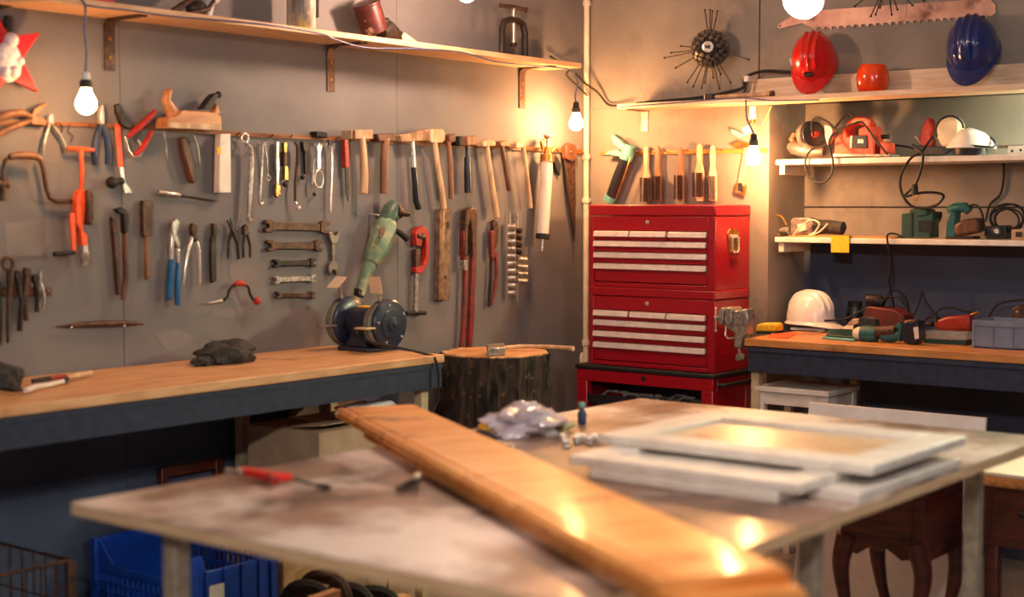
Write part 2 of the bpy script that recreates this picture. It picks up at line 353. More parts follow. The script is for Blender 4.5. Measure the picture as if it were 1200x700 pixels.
# ------------------------------------------------------------------ light bulbs
def bulb(top_pts, base, r, power, colr, label, sock=(WHITEP, BLACK), group='bare bulbs hanging on leads'):
    """bare bulb hanging on a lead: lead, two-piece socket, lit glass; base = centre of the glass"""
    b = V(base); t = thing('hanging_bulb', label, 'light bulb', b - V((0, 0, r)), group)
    k = r / 0.03
    g = part('glass', MB().lathe(b, (0, 0, 1), [(-0.03 * k, 0.001), (-0.0285 * k, 0.009 * k), (-0.023 * k, 0.019 * k), (-0.012 * k, 0.0275 * k), (0, 0.03 * k), (0.012 * k, 0.0275 * k), (0.025 * k, 0.021 * k), (0.038 * k, 0.0155 * k), (0.045 * k, 0.0145 * k)], 20), emit('lit_glass', colr, power), t, smooth=80)
    part('socket', MB().lathe(b, (0, 0, 1), [(0.0455 * k, 0.018 * k), (0.066 * k, 0.018 * k), (0.066 * k, 0.015 * k), (0.07 * k, 0.015 * k)], 14), sock[1], t, 0.001)
    part('collar', MB().lathe(b, (0, 0, 1), [(0.07 * k, 0.014 * k), (0.09 * k, 0.012 * k), (0.093 * k, 0.006 * k)], 14), sock[0], t, 0.001)
    part('lead', MB().tube(smoothpath([b + V((0, 0, 0.092 * k))] + [V(p) for p in top_pts]), 0.0035, 6), LEAD, t)
    return t
LEAD = mat('blue_grey_lead', (74, 84, 120), (60, 70, 104), 0.5, scale=40)
p = XP(0.23).P(101, 122)
bulb(wire(XP(0.23), [(101.5, 60), (99, 30), (100, 8)]) + [(0.2, XP(0.23).P(100, 6).y, zs + 0.024)], p, 0.030, POWER['rail'], BULB_WARM, 'lit bulb on a blue-grey lead in front of the tool rail')
p = XP(0.17).P(675, 145)
bulb(wire(XP(0.17), [(674, 112), (677, 97), (673, 86)]) + [(0.17, ys1 - 0.01, zs + 0.022)], p, 0.03, POWER['corner'], BULB_WARM, 'lit bulb hanging from the shelf end near the corner pipe', (BLACK, BLACK))
p = YP(-0.2).P(883, 185)
bulb(wire(YP(-0.2), [(880, 150), (875, 138)]) + [(YP(-0.19).P(874, 128).x, -0.19, z1 + 0.01)], p, 0.031, POWER['chest'], BULB_WARM, 'lit bulb in black socket hanging above the red tool chest', (BLACK, BLACK))
p = CAM + ray(942, -2) * 2.6
bulb([p + V((0, 0, 0.4)), (p.x, p.y, ZC)], p, 0.029, POWER['table'], BULB_SOFT, 'lit bulb hanging over the big table')
p = XP(0.5).P(547, -8)
bulb([p + V((0, 0, 0.3)), (p.x, p.y, ZC)], p, 0.032, POWER['shelf'], (1.0, 0.62, 0.42), 'lit bulb hanging before the long pine shelf')
p = V((4.6, -2.6, 2.45))
bulb([p + V((0, 0, 0.2)), (p.x, p.y, ZC)], p, 0.035, POWER['ceiling'], (1.0, 0.95, 0.91), 'lit bulb hanging in the middle of the workshop')
p = V((4.1, -6.7, 2.4))
bulb([p + V((0, 0, 0.25)), (p.x, p.y, ZC)], p, 0.07, POWER['entrance'], (1.0, 0.92, 0.86), 'large frosted globe bulb hanging at the workshop entrance')
# ------------------------------------------------------------------ the big table in front
ZT = 0.80; TX0, TX1, TY0, TY1 = 1.341, 2.61, -3.69, -1.60
TOPM = mat('worn_table_top', (146, 110, 92), (84, 60, 50), 0.42, scale=2.6, stretch=(1.6, 0.9, 1), lo=0.4, hi=0.6, dirt=((218, 200, 190), 1.7, 0.47, 0.58), coat=0.15, dist=1.0)
EDGE = mat('plywood_edge', (222, 190, 150), (204, 168, 126), 0.6, scale=12, stretch=(1, 1, 14))
TUBE = mat('galvanised_tube', (178, 164, 144), (150, 138, 124), 0.45, 0.25, scale=30)
tb = thing('work_table', 'big table with worn plywood top on square steel legs', 'table', ((TX0 + TX1) / 2, (TY0 + TY1) / 2, 0))
part('plywood_core', MB().box((TX0, TY0, ZT - 0.026), (TX1, TY1, ZT - 0.002)), EDGE, tb, 0.002)
part('tabletop', MB().box((TX0, TY0, ZT - 0.002), (TX1, TY1, ZT)), TOPM, tb)
for x, y in ((1.51, -3.56), (1.42, -1.72), (2.46, -1.72), (2.51, -2.74), (2.51, -3.6)):
    part('leg', MB().box((x - 0.02, y - 0.02, 0), (x + 0.02, y + 0.02, ZT - 0.026)), TUBE, tb, 0.003)
for lo, hi in (((1.53, -3.575, 0.735), (2.49, -3.545, 0.774)), ((1.44, -1.735, 0.735), (2.44, -1.705, 0.774)), ((1.405, -3.54, 0.735), (1.435, -1.74, 0.774))):
    part('rail', MB().box(lo, hi), TUBE, tb, 0.002)

# two stacked planks across it
PLK = mat('varnished_plank', (248, 174, 96), (228, 138, 62), 0.40, scale=4, stretch=(7, 1.0, 5), lo=0.36, hi=0.66, dirt=((140, 70, 32), 6, 0.56, 0.72), coat=0.25, dist=1.2)
def plank(z0, z1, a, b, w, groove=True):
    a, b = V(a), V(b); d = (b - a).normalized(); n = V((-d.y, d.x, 0)); L = (b - a).length; h = w / 2; t = z1 - z0
    prof = [(-h, 0), (h, 0), (h, t - 0.008), (h - 0.006, t - 0.001), (h - 0.012, t), (-h + 0.034, t), (-h + 0.03, t - 0.004), (-h + 0.024, t - 0.004), (-h + 0.02, t), (-h + 0.01, t), (-h, t - 0.01), (-h, t * 0.6), (-h + 0.008, t * 0.55), (-h + 0.008, t * 0.4), (-h, t * 0.35)]
    rot = Matrix(((d.x, n.x, 0), (d.y, n.y, 0), (0, 0, 1)))
    m = MB().prism([V((0, q, r)) for q, r in prof], (L, 0, 0))
    return m, a + V((0, 0, z0)), rot
def place_plank(label, *a):
    m, org, rot = plank(*a); o = build('plank', m, V((0, 0, 0)), PLK, 0.002); o.matrix_world = Matrix.Translation(org) @ rot.to_4x4(); tag(o, label, 'plank')
    return o
A = HZ(0.846).P(408, 487); B = HZ(0.846).P(470, 467); C_ = HZ(0.846).P(892, 652); D_ = HZ(0.846).P(800, 697)
fa = (A + B) / 2; fb = (C_ + D_) / 2; fa.z = fb.z = 0
dd = (fb - fa).normalized(); nn = V((-dd.y, dd.x, 0))
place_plank('orange varnished floor plank on top, lying slantwise across the big table', ZT + 0.0225, ZT + 0.047, fa, fb, 0.228)
place_plank('orange varnished plank underneath, its end jutting past the plank on top', ZT + 0.0005, ZT + 0.022, fa + dd * 0.25 + nn * 0.012, fb + dd * 0.035 + nn * 0.012, 0.225)

# white cabinet doors stacked on the table
def door(x0, x1, y0, y1, z0, t, label, rz=0.0, fw=0.075, glass_m=None):
    c = V(((x0 + x1) / 2, (y0 + y1) / 2, z0)); th = thing('cabinet_door', label, 'cabinet door', c, 'white cabinet doors stacked on the table')
    a, b = (x1 - x0) / 2, (y1 - y0) / 2
    for nm, lo, hi in (('stile', (-a, -b), (-a + fw, b)), ('stile', (a - fw, -b), (a, b)), ('rail', (-a + fw, -b), (a - fw, -b + fw)), ('rail', (-a + fw, b - fw), (a - fw, b))):
        part(nm, MB().box((c.x + lo[0], c.y + lo[1], z0), (c.x + hi[0], c.y + hi[1], z0 + t)), WHITE, th, 0.003)
    part('panel', MB().box((c.x - a + fw - .004, c.y - b + fw - .004, z0 + 0.003), (c.x + a - fw + .004, c.y + b - fw + .004, z0 + t * 0.5)), glass_m or WHITE, th, 0.002)
    th.rotation_euler.z = rz; return th
PANEL = mat('cream_panel', (224, 196, 158), (212, 182, 144), 0.3, scale=8, coat=0.3)
door(2.012, 2.475, -2.82, -2.30, ZT + 0.0005, 0.022, 'white cabinet door lying directly on the table under the stack', 0.0)
single('white_board', MB().box((2.487, -2.72, ZT + 0.0005), (2.603, -2.18, ZT + 0.0225)), WHITE, 'narrow white board at the table edge under the cabinet doors', 'board', bevel=0.003)
door(1.95, 2.52, -2.815, -2.28, ZT + 0.0235, 0.022, 'white cabinet door in the middle of the stack', 0.0)
door(1.91, 2.60, -2.645, -2.14, ZT + 0.0465, 0.022, 'white cabinet door with cream panel on top of the stack', 0.0, 0.09, PANEL)

# ------------------------------------------------------------------ red tool chests on the cart
fy = -0.30
FF = YP(fy)
X0 = FF.P(691, 300).x; X1 = FF.P(838, 300).x; YB = -0.02
zc0 = FF.P(689, 426).z; zm = FF.P(690, 335).z; ztop = FF.P(692, 240).z
def chest(z0, z1, name, label, lid):
    t = thing(name, label, 'tool chest', ((X0 + X1) / 2, (fy + YB) / 2, z0))
    H_ = z1 - z0; w = X1 - X0; zl = z1 - H_ * (0.14 if lid else 0.12)
    # body: sides, back, bottom, dividers behind drawers
    b = MB().box((X0, fy + 0.012, z0), (X0 + 0.012, YB, zl)).box((X1 - 0.012, fy + 0.012, z0), (X1, YB, zl)).box((X0 + .012, YB - 0.01, z0), (X1 - .012, YB, zl)).box((X0 + .012, fy + 0.03, z0), (X1 - .012, YB - .01, z0 + 0.01))
    b.box((X0, fy, z0), (X0 + 0.022, fy + 0.012, zl)).box((X1 - 0.034, fy, z0), (X1, fy + 0.012, zl)).box((X0 + .022, fy, z0), (X1 - .034, fy + 0.012, z0 + 0.018)).box((X0 + .022, fy, zl - H_ * 0.17), (X1 - .034, fy + 0.012, zl))
    b.box((X0 + .022, fy + 0.03, z0 + .018), (X1 - .034, fy + 0.034, zl))
    part('body', b, REDP, t, 0.002)
    l = part('lid' if lid else 'top_band', MB().box((X0 - 0.003, fy - 0.003, zl + 0.002), (X1 + 0.003, YB + 0.002, z1)), REDP, t, 0.006, 3)
    part('lock', MB().lathe(((X0 + X1) / 2 - 0.015, fy + 0.002, zl - H_ * 0.07), (0, -1, 0), [(0, 0.009), (0.004, 0.009), (0.005, 0.005), (0.003, 0.004)], 14), CHROME, t)
    if lid: part('rivet', MB().lathe(((X0 + X1) / 2 - 0.03, fy - 0.002, zl + 0.018), (0, -1, 0), [(0, 0.004), (0.002, 0.003)], 8), IRON, l)
    dx0, dx1 = X0 + 0.024, X1 - 0.036
    zt = zl - H_ * 0.17 - 0.002; zb = z0 + 0.02; rows = 4; hs = [0.19, 0.22, 0.22, 0.37]; z = zt
    for r in range(rows):
        h = (zt - zb) * hs[r]; cols = 3 if r == 0 else 1; cw = (dx1 - dx0) / cols
        for c in range(cols):
            x0, x1 = dx0 + c * cw + 0.001, dx0 + (c + 1) * cw - (0.007 if c < cols - 1 else 0.002); pull = random.uniform(0.0, 0.008)
            y = fy + 0.004 - pull
            d = part('drawer', MB().box((x0, y, z - h + 0.002), (x1, fy + 0.026, z - 0.001)), REDP, t, 0.0015)
            hh = min(0.024, h * 0.62)
            part('handle', MB().prism([(x0 + .001, y, z - 0.001), (x0 + .001, y - 0.012, z - 0.004), (x0 + .001, y - 0.016, z - hh), (x0 + .001, y - 0.012, z - hh - 0.002), (x0 + .001, y, z - hh + 0.004)], (x1 - x0 - .002, 0, 0)), ALU, d, 0.001)
        z -= h
    return t
low = chest(zc0, zm - 0.001, 'tool_chest', 'lower red tool chest standing on the cart, bench vise at its side', False)
up = chest(zm, ztop, 'tool_chest', 'upper red tool chest with lid and side handle stacked on the other', True)
# side carry handle of the upper chest
hx = XP(X1); hc = hx.P(859, 283)
hd = part('side_handle', MB().box((X1, hc.y - 0.028, hc.z + 0.012), (X1 + 0.006, hc.y + 0.028, hc.z + 0.028)), CHROME, up, 0.002)
part('grip', MB().tube([(X1 + 0.012, hc.y + a * 0.026, hc.z + b * 0.04 - 0.005) for a, b in ((-1, 0.6), (-1, -0.8), (-0.7, -1), (0.7, -1), (1, -0.8), (1, 0.6))], 0.0045, 8), CHROME, hd)
part('plate', MB().prism([hx.P(x, y, 0.0) for x, y in ((852, 274), (855, 268), (863, 268), (866, 274), (864, 296), (854, 296))], (0.003, 0, 0)), BRASS, hd)
# cart
cx0, cx1 = FF.P(680, 440).x - 0.005, FF.P(836, 440).x + 0.01; cyf = fy - 0.02; cz = zc0 - 0.002
ct = thing('tool_cart', 'red steel tool cart with open tray under the tool chests', 'tool cart', ((cx0 + cx1) / 2, -0.15, 0))
part('top', MB().box((cx0 - 0.006, cyf - 0.006, cz - 0.02), (cx1 + 0.01, -0.005, cz)), BLACK, ct, 0.006, 3)
part('frame', MB().box((cx0, cyf, cz - 0.07), (cx1, cyf + 0.02, cz - 0.02)).box((cx0, -0.03, cz - 0.07), (cx1, -0.01, cz - 0.02)), REDP, ct, 0.002)
for x in (cx0, cx1 - 0.055):
    for y in (cyf, -0.05): part('post', MB().box((x, y, 0.0), (x + 0.055, y + 0.04, cz - 0.07)), REDP, ct, 0.004)
part('side_panel', MB().box((cx1 - 0.012, cyf + .04, 0.1), (cx1 - 0.002, -0.05, cz - 0.02)), REDP, ct, 0.002)
part('side_panel', MB().box((cx0 + 0.002, cyf + .04, 0.1), (cx0 + 0.012, -0.05, cz - 0.02)), REDP, ct, 0.002)
part('push_bar', MB().tube([(cx1 + 0.005, cyf + .03, cz - 0.045), (cx1 + 0.03, cyf + .04, cz - 0.045), (cx1 + 0.03, -0.06, cz - 0.045), (cx1 + 0.005, -0.05, cz - 0.045)], 0.007, 8), BLACK, ct)
part('badge', MB().lathe(((cx0 + cx1) / 2 + .005, cyf, cz - 0.04), (0, -1, 0), [(0, 0.011), (0.003, 0.009)], 12), IRON, ct)
for i, z in enumerate((cz - 0.165, cz - 0.30)):
    part('tray', MB().box((cx0 + 0.055, cyf + 0.006, z), (cx1 - 0.055, -0.055, z + 0.006)).box((cx0 + 0.055, cyf + 0.002, z), (cx1 - 0.055, cyf + 0.006, z + 0.04)), BLACK, ct, 0.001)
zt_ = cz - 0.165 + 0.006
for i in range(7):
    x = cx0 + 0.1 + i * 0.062; y = cyf + 0.04 + random.random() * 0.1
    if i % 3 == 1: m = MB().tube([(x + 0.016 * math.cos(a * 0.6), y + 0.016 * math.sin(a * 0.6), zt_ + 0.036) for a in range(11)], 0.004, 6).tube([(x, y, zt_ + 0.004), (x, y, zt_ + 0.036)], 0.006, 6)
    else: m = MB().tube([(x - 0.04, y, zt_ + 0.006), (x, y + 0.01, zt_ + 0.04), (x + 0.05, y + 0.015, zt_ + 0.038)], [0.006, 0.005, 0.007], 6)
    single('hand_tool', m, CHROME, 'small bright steel tool lying in the black cart tray', 'tool', 'steel tools in the cart tray')

# vise on the cart's side / bench end
def vise():
    f = YP(yf + 0.02); t = []
    t.append(('body', STEEL, MB().poly(f, [(853,366),(874,362),(877,372),(874,392),(870,394),(868,408),(860,408),(860,390),(850,384)], -0.03, 0.03), 0.005))
    t.append(('jaw', STEEL, MB().poly(f, [(850,362),(854,360),(858,364),(857,380),(851,382),(848,374)], -0.045, 0.045), 0.004))
    t.append(('jaw', STEEL, MB().poly(f, [(842,364),(846,360),(848,363),(847,379),(843,382),(841,372)], -0.045, 0.045), 0.004))
    t.append(('slide', STEEL, MB().rod(f, [(838, 373), (872, 376)], 0.0, 3.2, 10)))
    t.append(('crank', CHROME, MB().rod(f, [(839, 362, .02), (839, 388, .02)], 0.02, 0.9).knob(f, 839, 362, .02, 1.5).knob(f, 839, 388, .02, 1.5)))
    t.append(('clamp_screw', STEEL, MB().rod(f, [(866, 405), (867, 418)], 0.0, [2.2, 2.0]).poly(f, [(862,417),(866,414),(871,417),(872,422),(862,423)], -0.012, 0.012)))
    t.append(('support', CHROME, MB().rod(f, [(851, 382, -.01), (850, 393, -.01), (853, 397, -.01), (862, 396, -.01)], 0, 1.2)))
    T('bench_vise', 'grey steel bench vise clamped to the bench end beside the red chest', 'vise', t)
vise()

# ------------------------------------------------------------------ stump and axe
sc = HZ(0.83).P(580, 412.5); SR = 64 * pxm(sc)
BARK = mat('bark', (62, 46, 37), (24, 18, 17), 0.9, scale=24, stretch=(1.6, 1.6, 0.35), lo=0.42, hi=0.6, bump=0.9, dirt=((150, 112, 66), 30, 0.6, 0.72))
RINGS = mat('cut_wood', (206, 160, 112), (178, 128, 84), 0.7, scale=14, bump=0.1, dirt=((140, 92, 60), 8, 0.55, 0.8))
from mathutils import noise as mn
st = thing('tree_stump', 'tall chopping stump with rough dark bark beside the workbench', 'stump', (sc.x, sc.y, 0))
m = MB(); n1, n2 = 150, 46; vsx = []
for j in range(n2 + 1):
    z = 0.825 * j / n2
    for i in range(n1):
        a = 2 * math.pi * i / n1
        r = SR * (1.0 + 0.06 * max(0, 1 - z / 0.25) ** 2)
        q = abs(mn.noise(V((math.cos(a) * 5.5, math.sin(a) * 5.5, z * 3.2)))) * 0.034 + abs(mn.noise(V((math.cos(a) * 14, math.sin(a) * 14, z * 9 + 5)))) * 0.02
        r += 0.012 - q + 0.012 * mn.noise(V((math.cos(a) * 1.3, math.sin(a) * 1.3, 0)))
        vsx.append((sc.x + r * math.cos(a), sc.y + r * math.sin(a), z))
m.add(vsx, [(j * n1 + i, j * n1 + (i + 1) % n1, (j + 1) * n1 + (i + 1) % n1, (j + 1) * n1 + i) for j in range(n2) for i in range(n1)] + [tuple(range(n2 * n1, (n2 + 1) * n1)), tuple(range(n1))[::-1]])
part('bark', m, BARK, st, smooth=60)
top = [V(vsx[n2 * n1 + i]) for i in range(n1)]; cc = V((sc.x, sc.y, 0.825))
m = MB().prism([cc + (p - cc) * 0.955 + V((0, 0, -0.01)) for p in top], (0, 0, 0.016)); part('cut_face', m, RINGS, st, 0.002)
ZSt = 0.831
h = HZ(ZSt + 0.018)
T('axe', 'small axe with pale wooden handle lying on the stump', 'axe', [
    ('head', STEEL, MB().prism([h.P(570, 408) + V((0, 0, -0.0165)), h.P(591, 406) + V((0, 0, -0.0165)), h.P(592, 411.5) + V((0, 0, -0.0165)), h.P(572, 413) + V((0, 0, -0.0165))], (0, 0, 0.032)), 0.004),
    ('handle', WOODL, MB().rod(h, [(588, 408), (610, 406), (640, 406.5), (660, 408), (672, 409)], 0, [2.6, 2.4, 2.4, 2.8, 3.3], 10))])

# ------------------------------------------------------------------ bench grinder
gc = V((0.225, HZ(ZB).P(428, 410).y, ZB))
g = thing('bench_grinder', 'dark navy bench grinder with clear eye shields on the pine workbench', 'bench grinder', gc)
az = ZB + 0.098
part('base', MB().box((gc.x - 0.075, gc.y - 0.075, ZB), (gc.x + 0.075, gc.y + 0.075, ZB + 0.016)), GRINDM, g, 0.004)
part('pedestal', MB().prism([(gc.x - 0.05, gc.y - 0.06, ZB + 0.016), (gc.x + 0.05, gc.y - 0.06, ZB + 0.016), (gc.x + 0.036, gc.y - 0.045, az - 0.03), (gc.x - 0.036, gc.y - 0.045, az - 0.03)], (0, 0.1, 0)), GRINDM, g, 0.004)
mo = part('motor', MB().lathe((gc.x - 0.065, gc.y, az), (1, 0, 0), [(0, 0.045), (0.01, 0.052), (0.025, 0.057), (0.105, 0.057), (0.12, 0.052), (0.13, 0.045)], 28), GRINDM, g)
part('nameplate', MB().box((gc.x - 0.03, gc.y - 0.02, az + 0.053), (gc.x + 0.03, gc.y + 0.02, az + 0.0585)), YELLOW, mo, 0.001)
part('switch', MB().lathe((gc.x + 0.012, gc.y - 0.062, ZB + 0.06), (0, -1, 0), [(0, 0.011), (0.012, 0.009)], 12), BLACK, g)
for s_, r in ((-1, 0.09), (1, 0.086)):
    xc = gc.x + s_ * 0.094; ax = (s_, 0, 0)
    w = part('wheel_guard', MB().lathe((xc - s_ * 0.028, gc.y, az), ax, [(0, 0.05), (0.004, r - 0.008), (0.01, r), (0.046, r), (0.052, r - 0.006), (0.054, r * 0.62), (0.06, r * 0.58), (0.061, r * 0.3), (0.068, r * 0.27), (0.069, r * 0.12), (0.073, r * 0.1), (0.074, 0.004)], 36), GRINDM, g)
    for k in range(5):
        a = k * 1.2566 + 0.5; part('bolt', MB().lathe((xc + s_ * 0.024, gc.y + math.cos(a) * r * 0.8, az + math.sin(a) * r * 0.8), ax, [(0, 0.005), (0.006, 0.005)], 8), CHROME, w)
    part('grinding_wheel', MB().lathe((xc - s_ * 0.012, gc.y - 0.03, az), ax, [(0, 0.075), (0.022, 0.075)], 28), mat('grit', (120, 112, 104), (96, 90, 84), 0.9, scale=200), g)
    part('tool_rest', MB().box((xc - 0.025, gc.y - 0.135, az - 0.012), (xc + 0.03, gc.y - 0.085, az - 0.006)), CREAM if s_ > 0 else STEEL, g, 0.001)
    sh2 = part('shield_arm', MB().tube([(xc, gc.y - 0.03, az + r * 0.85), (xc, gc.y - 0.045, az + r + 0.05)], 0.006, 8), STEEL, g)
    part('eye_shield', MB().obox((xc, gc.y - 0.055, az + r + 0.052), (0.055, 0.004, 0.06), 0, -0.9 if s_ < 0 else 0.25), glass('shield_plastic', (236, 210, 186), 0.2, 0.55), g, 0.001)
cable('grinder_cord', [gc + V((0.03, -0.078, 0.06)), gc + V((0.1, -0.11, 0.045)), (xb1 - 0.05, gc.y - 0.02, ZB + 0.008), (xb1 + 0.006, gc.y + 0.0, ZB - 0.02), (xb1 + 0.012, gc.y - 0.0, ZB - 0.15), (xb1 + 0.0, gc.y - 0.06, 0.66), (xb1 - 0.02, gc.y - 0.14, 0.56), (xb1, gc.y - 0.22, 0.42), (xb1, gc.y - 0.25, 0.0)], 0.0045, BLACK, 'black cord of the bench grinder looping down over the bench edge')
# ------------------------------------------------------------------ tool rail and hanging tools on the left wall
def slim(fr, pts, o0, o1):
    """leave room for the side face a deep outline shows, so its silhouette keeps the photographed width"""
    xs = [p[0] for p in pts]; a, b = min(xs), max(xs); w = b - a
    if w < 1: return pts
    k = pxm(fr.P(a, pts[0][1], o1)); q = 0.76 if abs(fr.n.x) > .5 else 0.5
    s = min((o1 - o0) / k * q * .5, .4 * w)
    return [((b - (b - x) * (w - s) / w) if abs(fr.n.x) > .5 else (a + (x - a) * (w - s) / w), y) for x, y in pts]
def G(fr, *prims):
    m = MB()
    for p in prims:
        k = p[0]
        if k == 'p': m.poly(fr, slim(fr, p[1], p[2], p[3]), p[2], p[3])
        elif k == 'r': m.rod(fr, p[1], p[2], p[3], p[4] if len(p) > 4 else 8)
        elif k == 'k': m.knob(fr, *p[1:])
        elif k == 'o': m.ring(fr, *p[1:])
    return m
L_ = lambda *a: G(LW, *a)
def bar(x0, y0, x1, y1, w0, w1=None):
    """outline of a straight bar, widths in pixels"""
    w1 = w0 if w1 is None else w1; d = math.hypot(x1 - x0, y1 - y0); nx, ny = -(y1 - y0) / d, (x1 - x0) / d
    return [(x0 + nx * w0 / 2, y0 + ny * w0 / 2), (x1 + nx * w1 / 2, y1 + ny * w1 / 2), (x1 - nx * w1 / 2, y1 - ny * w1 / 2), (x0 - nx * w0 / 2, y0 - ny * w0 / 2)]
def circ(x, y, rx, ry=None, a0=0, a1=360, n=14):
    ry = ry or rx; return [(x + rx * math.cos(R(a0 + (a1 - a0) * i / n)), y + ry * math.sin(R(a0 + (a1 - a0) * i / n))) for i in range(n if a1 - a0 == 360 else n + 1)]

railpts = [(-40, 143), (30, 144.5), (100, 146), (187, 150), (260, 156), (330, 159.5), (420, 163), (480, 167), (560, 171), (640, 175), (688, 178.5)]
LEATH = mat('rail_strip', (150, 96, 50), (112, 66, 36), 0.6, scale=20, stretch=(1, 0.3, 3))
rl = thing('tool_rail', 'thin brown strip nailed along the grey wall holding the tools', 'tool rail', LW.P(330, 160, 0.006))
for a, b in zip(railpts[:-1], railpts[1:]):
    part('strip', MB().prism([LW.P(a[0], a[1] - 2.5, 0.01) , LW.P(b[0], b[1] - 2.5, 0.01), LW.P(b[0], b[1] + 2.5, 0.01), LW.P(a[0], a[1] + 2.5, 0.01)], (-0.009, 0, 0)), LEATH, rl)
def raily(x):
    for a, b in zip(railpts[:-1], railpts[1:]):
        if a[0] <= x <= b[0]: return a[1] + (b[1] - a[1]) * (x - a[0]) / (b[0] - a[0])
    return 178
for x in (66, 104, 280, 319, 341, 395, 626, 631, 654, 683):
    part('peg', MB().rod(LW, [(x, raily(x), 0.0), (x + 1, raily(x) - 1, 0.075)], 0, 1.0, 6), BRASS if x > 560 else RUST, rl)
for pts in ([(70,144),(74,150),(71,157),(75,163)], [(82,146),(80,154),(86,160),(83,166)]):
    part('hook', L_(('r', pts, 0.016, 0.9)), RUST, rl)
# nails in the wall under tools
for x, y in ((216,190),(143,262),(349,262),(352,288),(348,308),(348,327),(348,347),(391,290),(420,250),(303,350),(252,262),(277,268),(294,272),(85,380),(146,378),(176,275),(487,272),(520,262),(548,252),(579,266),(605,262)):
    part('nail', MB().rod(LW, [(x, y, -0.002), (x, y, 0.012)], 0, 0.8, 6), STEEL, wl)

HG = 'hammers and mallets hooked over the rail'
# --- hammers (head spans the rail, handle hangs down)
def hammer(name, label, head, hm, handle, rr, gm, o=0.045, extra=(), cat='hammer', head_o=(0.014, 0.054)):
    parts = [('head', hm, L_(('p', head, *head_o)), 0.004), ('handle', gm, L_(('r', handle, o, rr, 10)))] + list(extra)
    T(name, label, cat, parts, HG)
hammer('wooden_mallet', 'wooden mallet with striped block head and pale straight handle', [(411,152),(437,152),(438,163),(412,163.5)], ENDG, [(424,160),(426,185),(427,205),(426,227)], [4,4.5,5,5], WOODL,
       extra=[('band', CREAM, L_(('p', [(411.5,152.5),(413,152.5),(413,163),(411.5,163)], .016, .067)))])
hammer('wooden_mallet', 'mallet with dark brown head and brown wooden handle', [(438,157),(462,156),(465,166),(440,166)], WOODD, [(452,162),(450,190),(450,227)], [4.5,5,5], WOODM)
hammer('claw_hammer', 'hammer with rusty tapered head, bare steel neck and black rubber grip', [(465,158),(484,156),(499,151.5),(499,165),(484,166),(466,167)], ENDG, [(483,165),(484,182),(485,197)], 2.6, CHROME,
       extra=[('grip', BLACKM, L_(('r', [(485,196),(487,215),(488,235),(491,245)], 0.045, [3.6,4.2,4.4,4.2], 10)))])
hammer('wooden_mallet', 'mallet with rounded pale head and long pale slanting handle', [(500,153),(504,151),(518,151.5),(522,155),(522,164),(518,167.5),(503,168),(500,165)], WOODL, [(509,166),(512,190),(517,220),(520,245)], [3.4,3.4,3.6,3.8], WOODL)
hammer('hammer', 'small hammer with dark head and thin brown handle', [(522,158),(533,157),(535,166),(523,168)], WOODD, [(526,166),(528,195),(529,233)], [2.6,2.8,3.4], WOODM)
hammer('hammer', 'hammer with black and tan head and thick black handle', [(543,159.5),(559,159),(559.5,170),(543,171)], WOODM, [(548,168),(548,186)], 2.6, BLACKM,
       extra=[('striking_face', BLACK, L_(('p', [(535,160),(543,159.5),(543,171),(536,171)], .016, .064)), .004), ('grip', BLACKM, L_(('r', [(548,184),(548.5,205),(549,226)], 0.045, [4,4.8,4.8], 10)))])
hammer('hammer', 'hammer with pale cross head and long pale tapering handle', [(561,166),(572,163),(581,166),(581,171),(562,172)], WOODL, [(570,170),(574,200),(579,235),(582,255)], [3,3.2,3.8,4], WOODL)
hammer('hammer', 'short hammer with tan head and dark tapering handle', [(582,166),(592,164.5),(598,167),(598,172),(583,172)], WOODM, [(588,171),(592,195),(597,223)], [2.4,2.8,3.2], WOODD)
hammer('hammer', 'light hammer with pale head and thin stick handle', [(600,168),(609,165.5),(614,168),(613,173),(601,174)], WOODL, [(613,172),(617,200),(622,244)], [2.6,2.4,2.6], WOODL)

# --- spanners and rods hanging from the rail
SG = 'spanners and rods hanging on the rail'
T('ring_spanner', 'longest bright ring spanner on the rail with crooked top ring', 'spanner', [
    ('shank', STEEL, L_(('r', [(288,168),(294,173),(295,190),(293,225),(291,255)], .03, [2,2.6,3,3,2.8]))),
    ('ring', CHROME, L_(('o', 287, 162, .026, 4, 5, 1.4))), ('hook_end', STEEL, L_(('r', [(291,254),(292,259),(297,258)], .03, [2.8,2.4,1.6])))], SG)
T('ring_spanner', 'thin bright spanner with curled foot beside the longest spanner', 'spanner', [
    ('shank', STEEL, L_(('r', [(308,166),(307,190),(305,225),(304,237)], .025, [1.4,1.6,1.8,1.8]))), ('hook_end', STEEL, L_(('r', [(304,237),(306,239.5),(309,237)], .025, 1.6)))], SG)
T('steel_hook', 'short slanting rod with small ring at its lower end', 'hook', [
    ('rod', STEEL, L_(('r', [(310,166),(313,190),(314,205)], .02, 1.3))), ('ring', STEEL, L_(('o', 314.5, 208.5, .02, 2.2, 3, .8)))], SG)
T('open_spanner', 'flat double ribbed spanner with notched lower end', 'spanner', [
    ('shank', STEEL, L_(('p', [(322.5,166),(327.5,166),(327.5,217),(322.5,217)], .008, .02))), ('jaw', BRASS, L_(('p', [(322,217),(328,217),(329,223),(327,224),(330,229),(326,228),(325,232),(322,230)], .008, .022)))], SG)
T('box_spanner', 'short copper coloured spanner with black ball foot', 'spanner', [
    ('shank', BRASS, L_(('p', [(331,167),(336,167),(336,195),(338,196),(338,211),(332,211),(332,195)], .01, .026))), ('sleeve', RUST, L_(('p', [(331,178),(336.5,178),(336.5,195),(331,195)], .008, .029))), ('foot', IRON, L_(('k', 334, 216, .022, 3.4)))], SG)
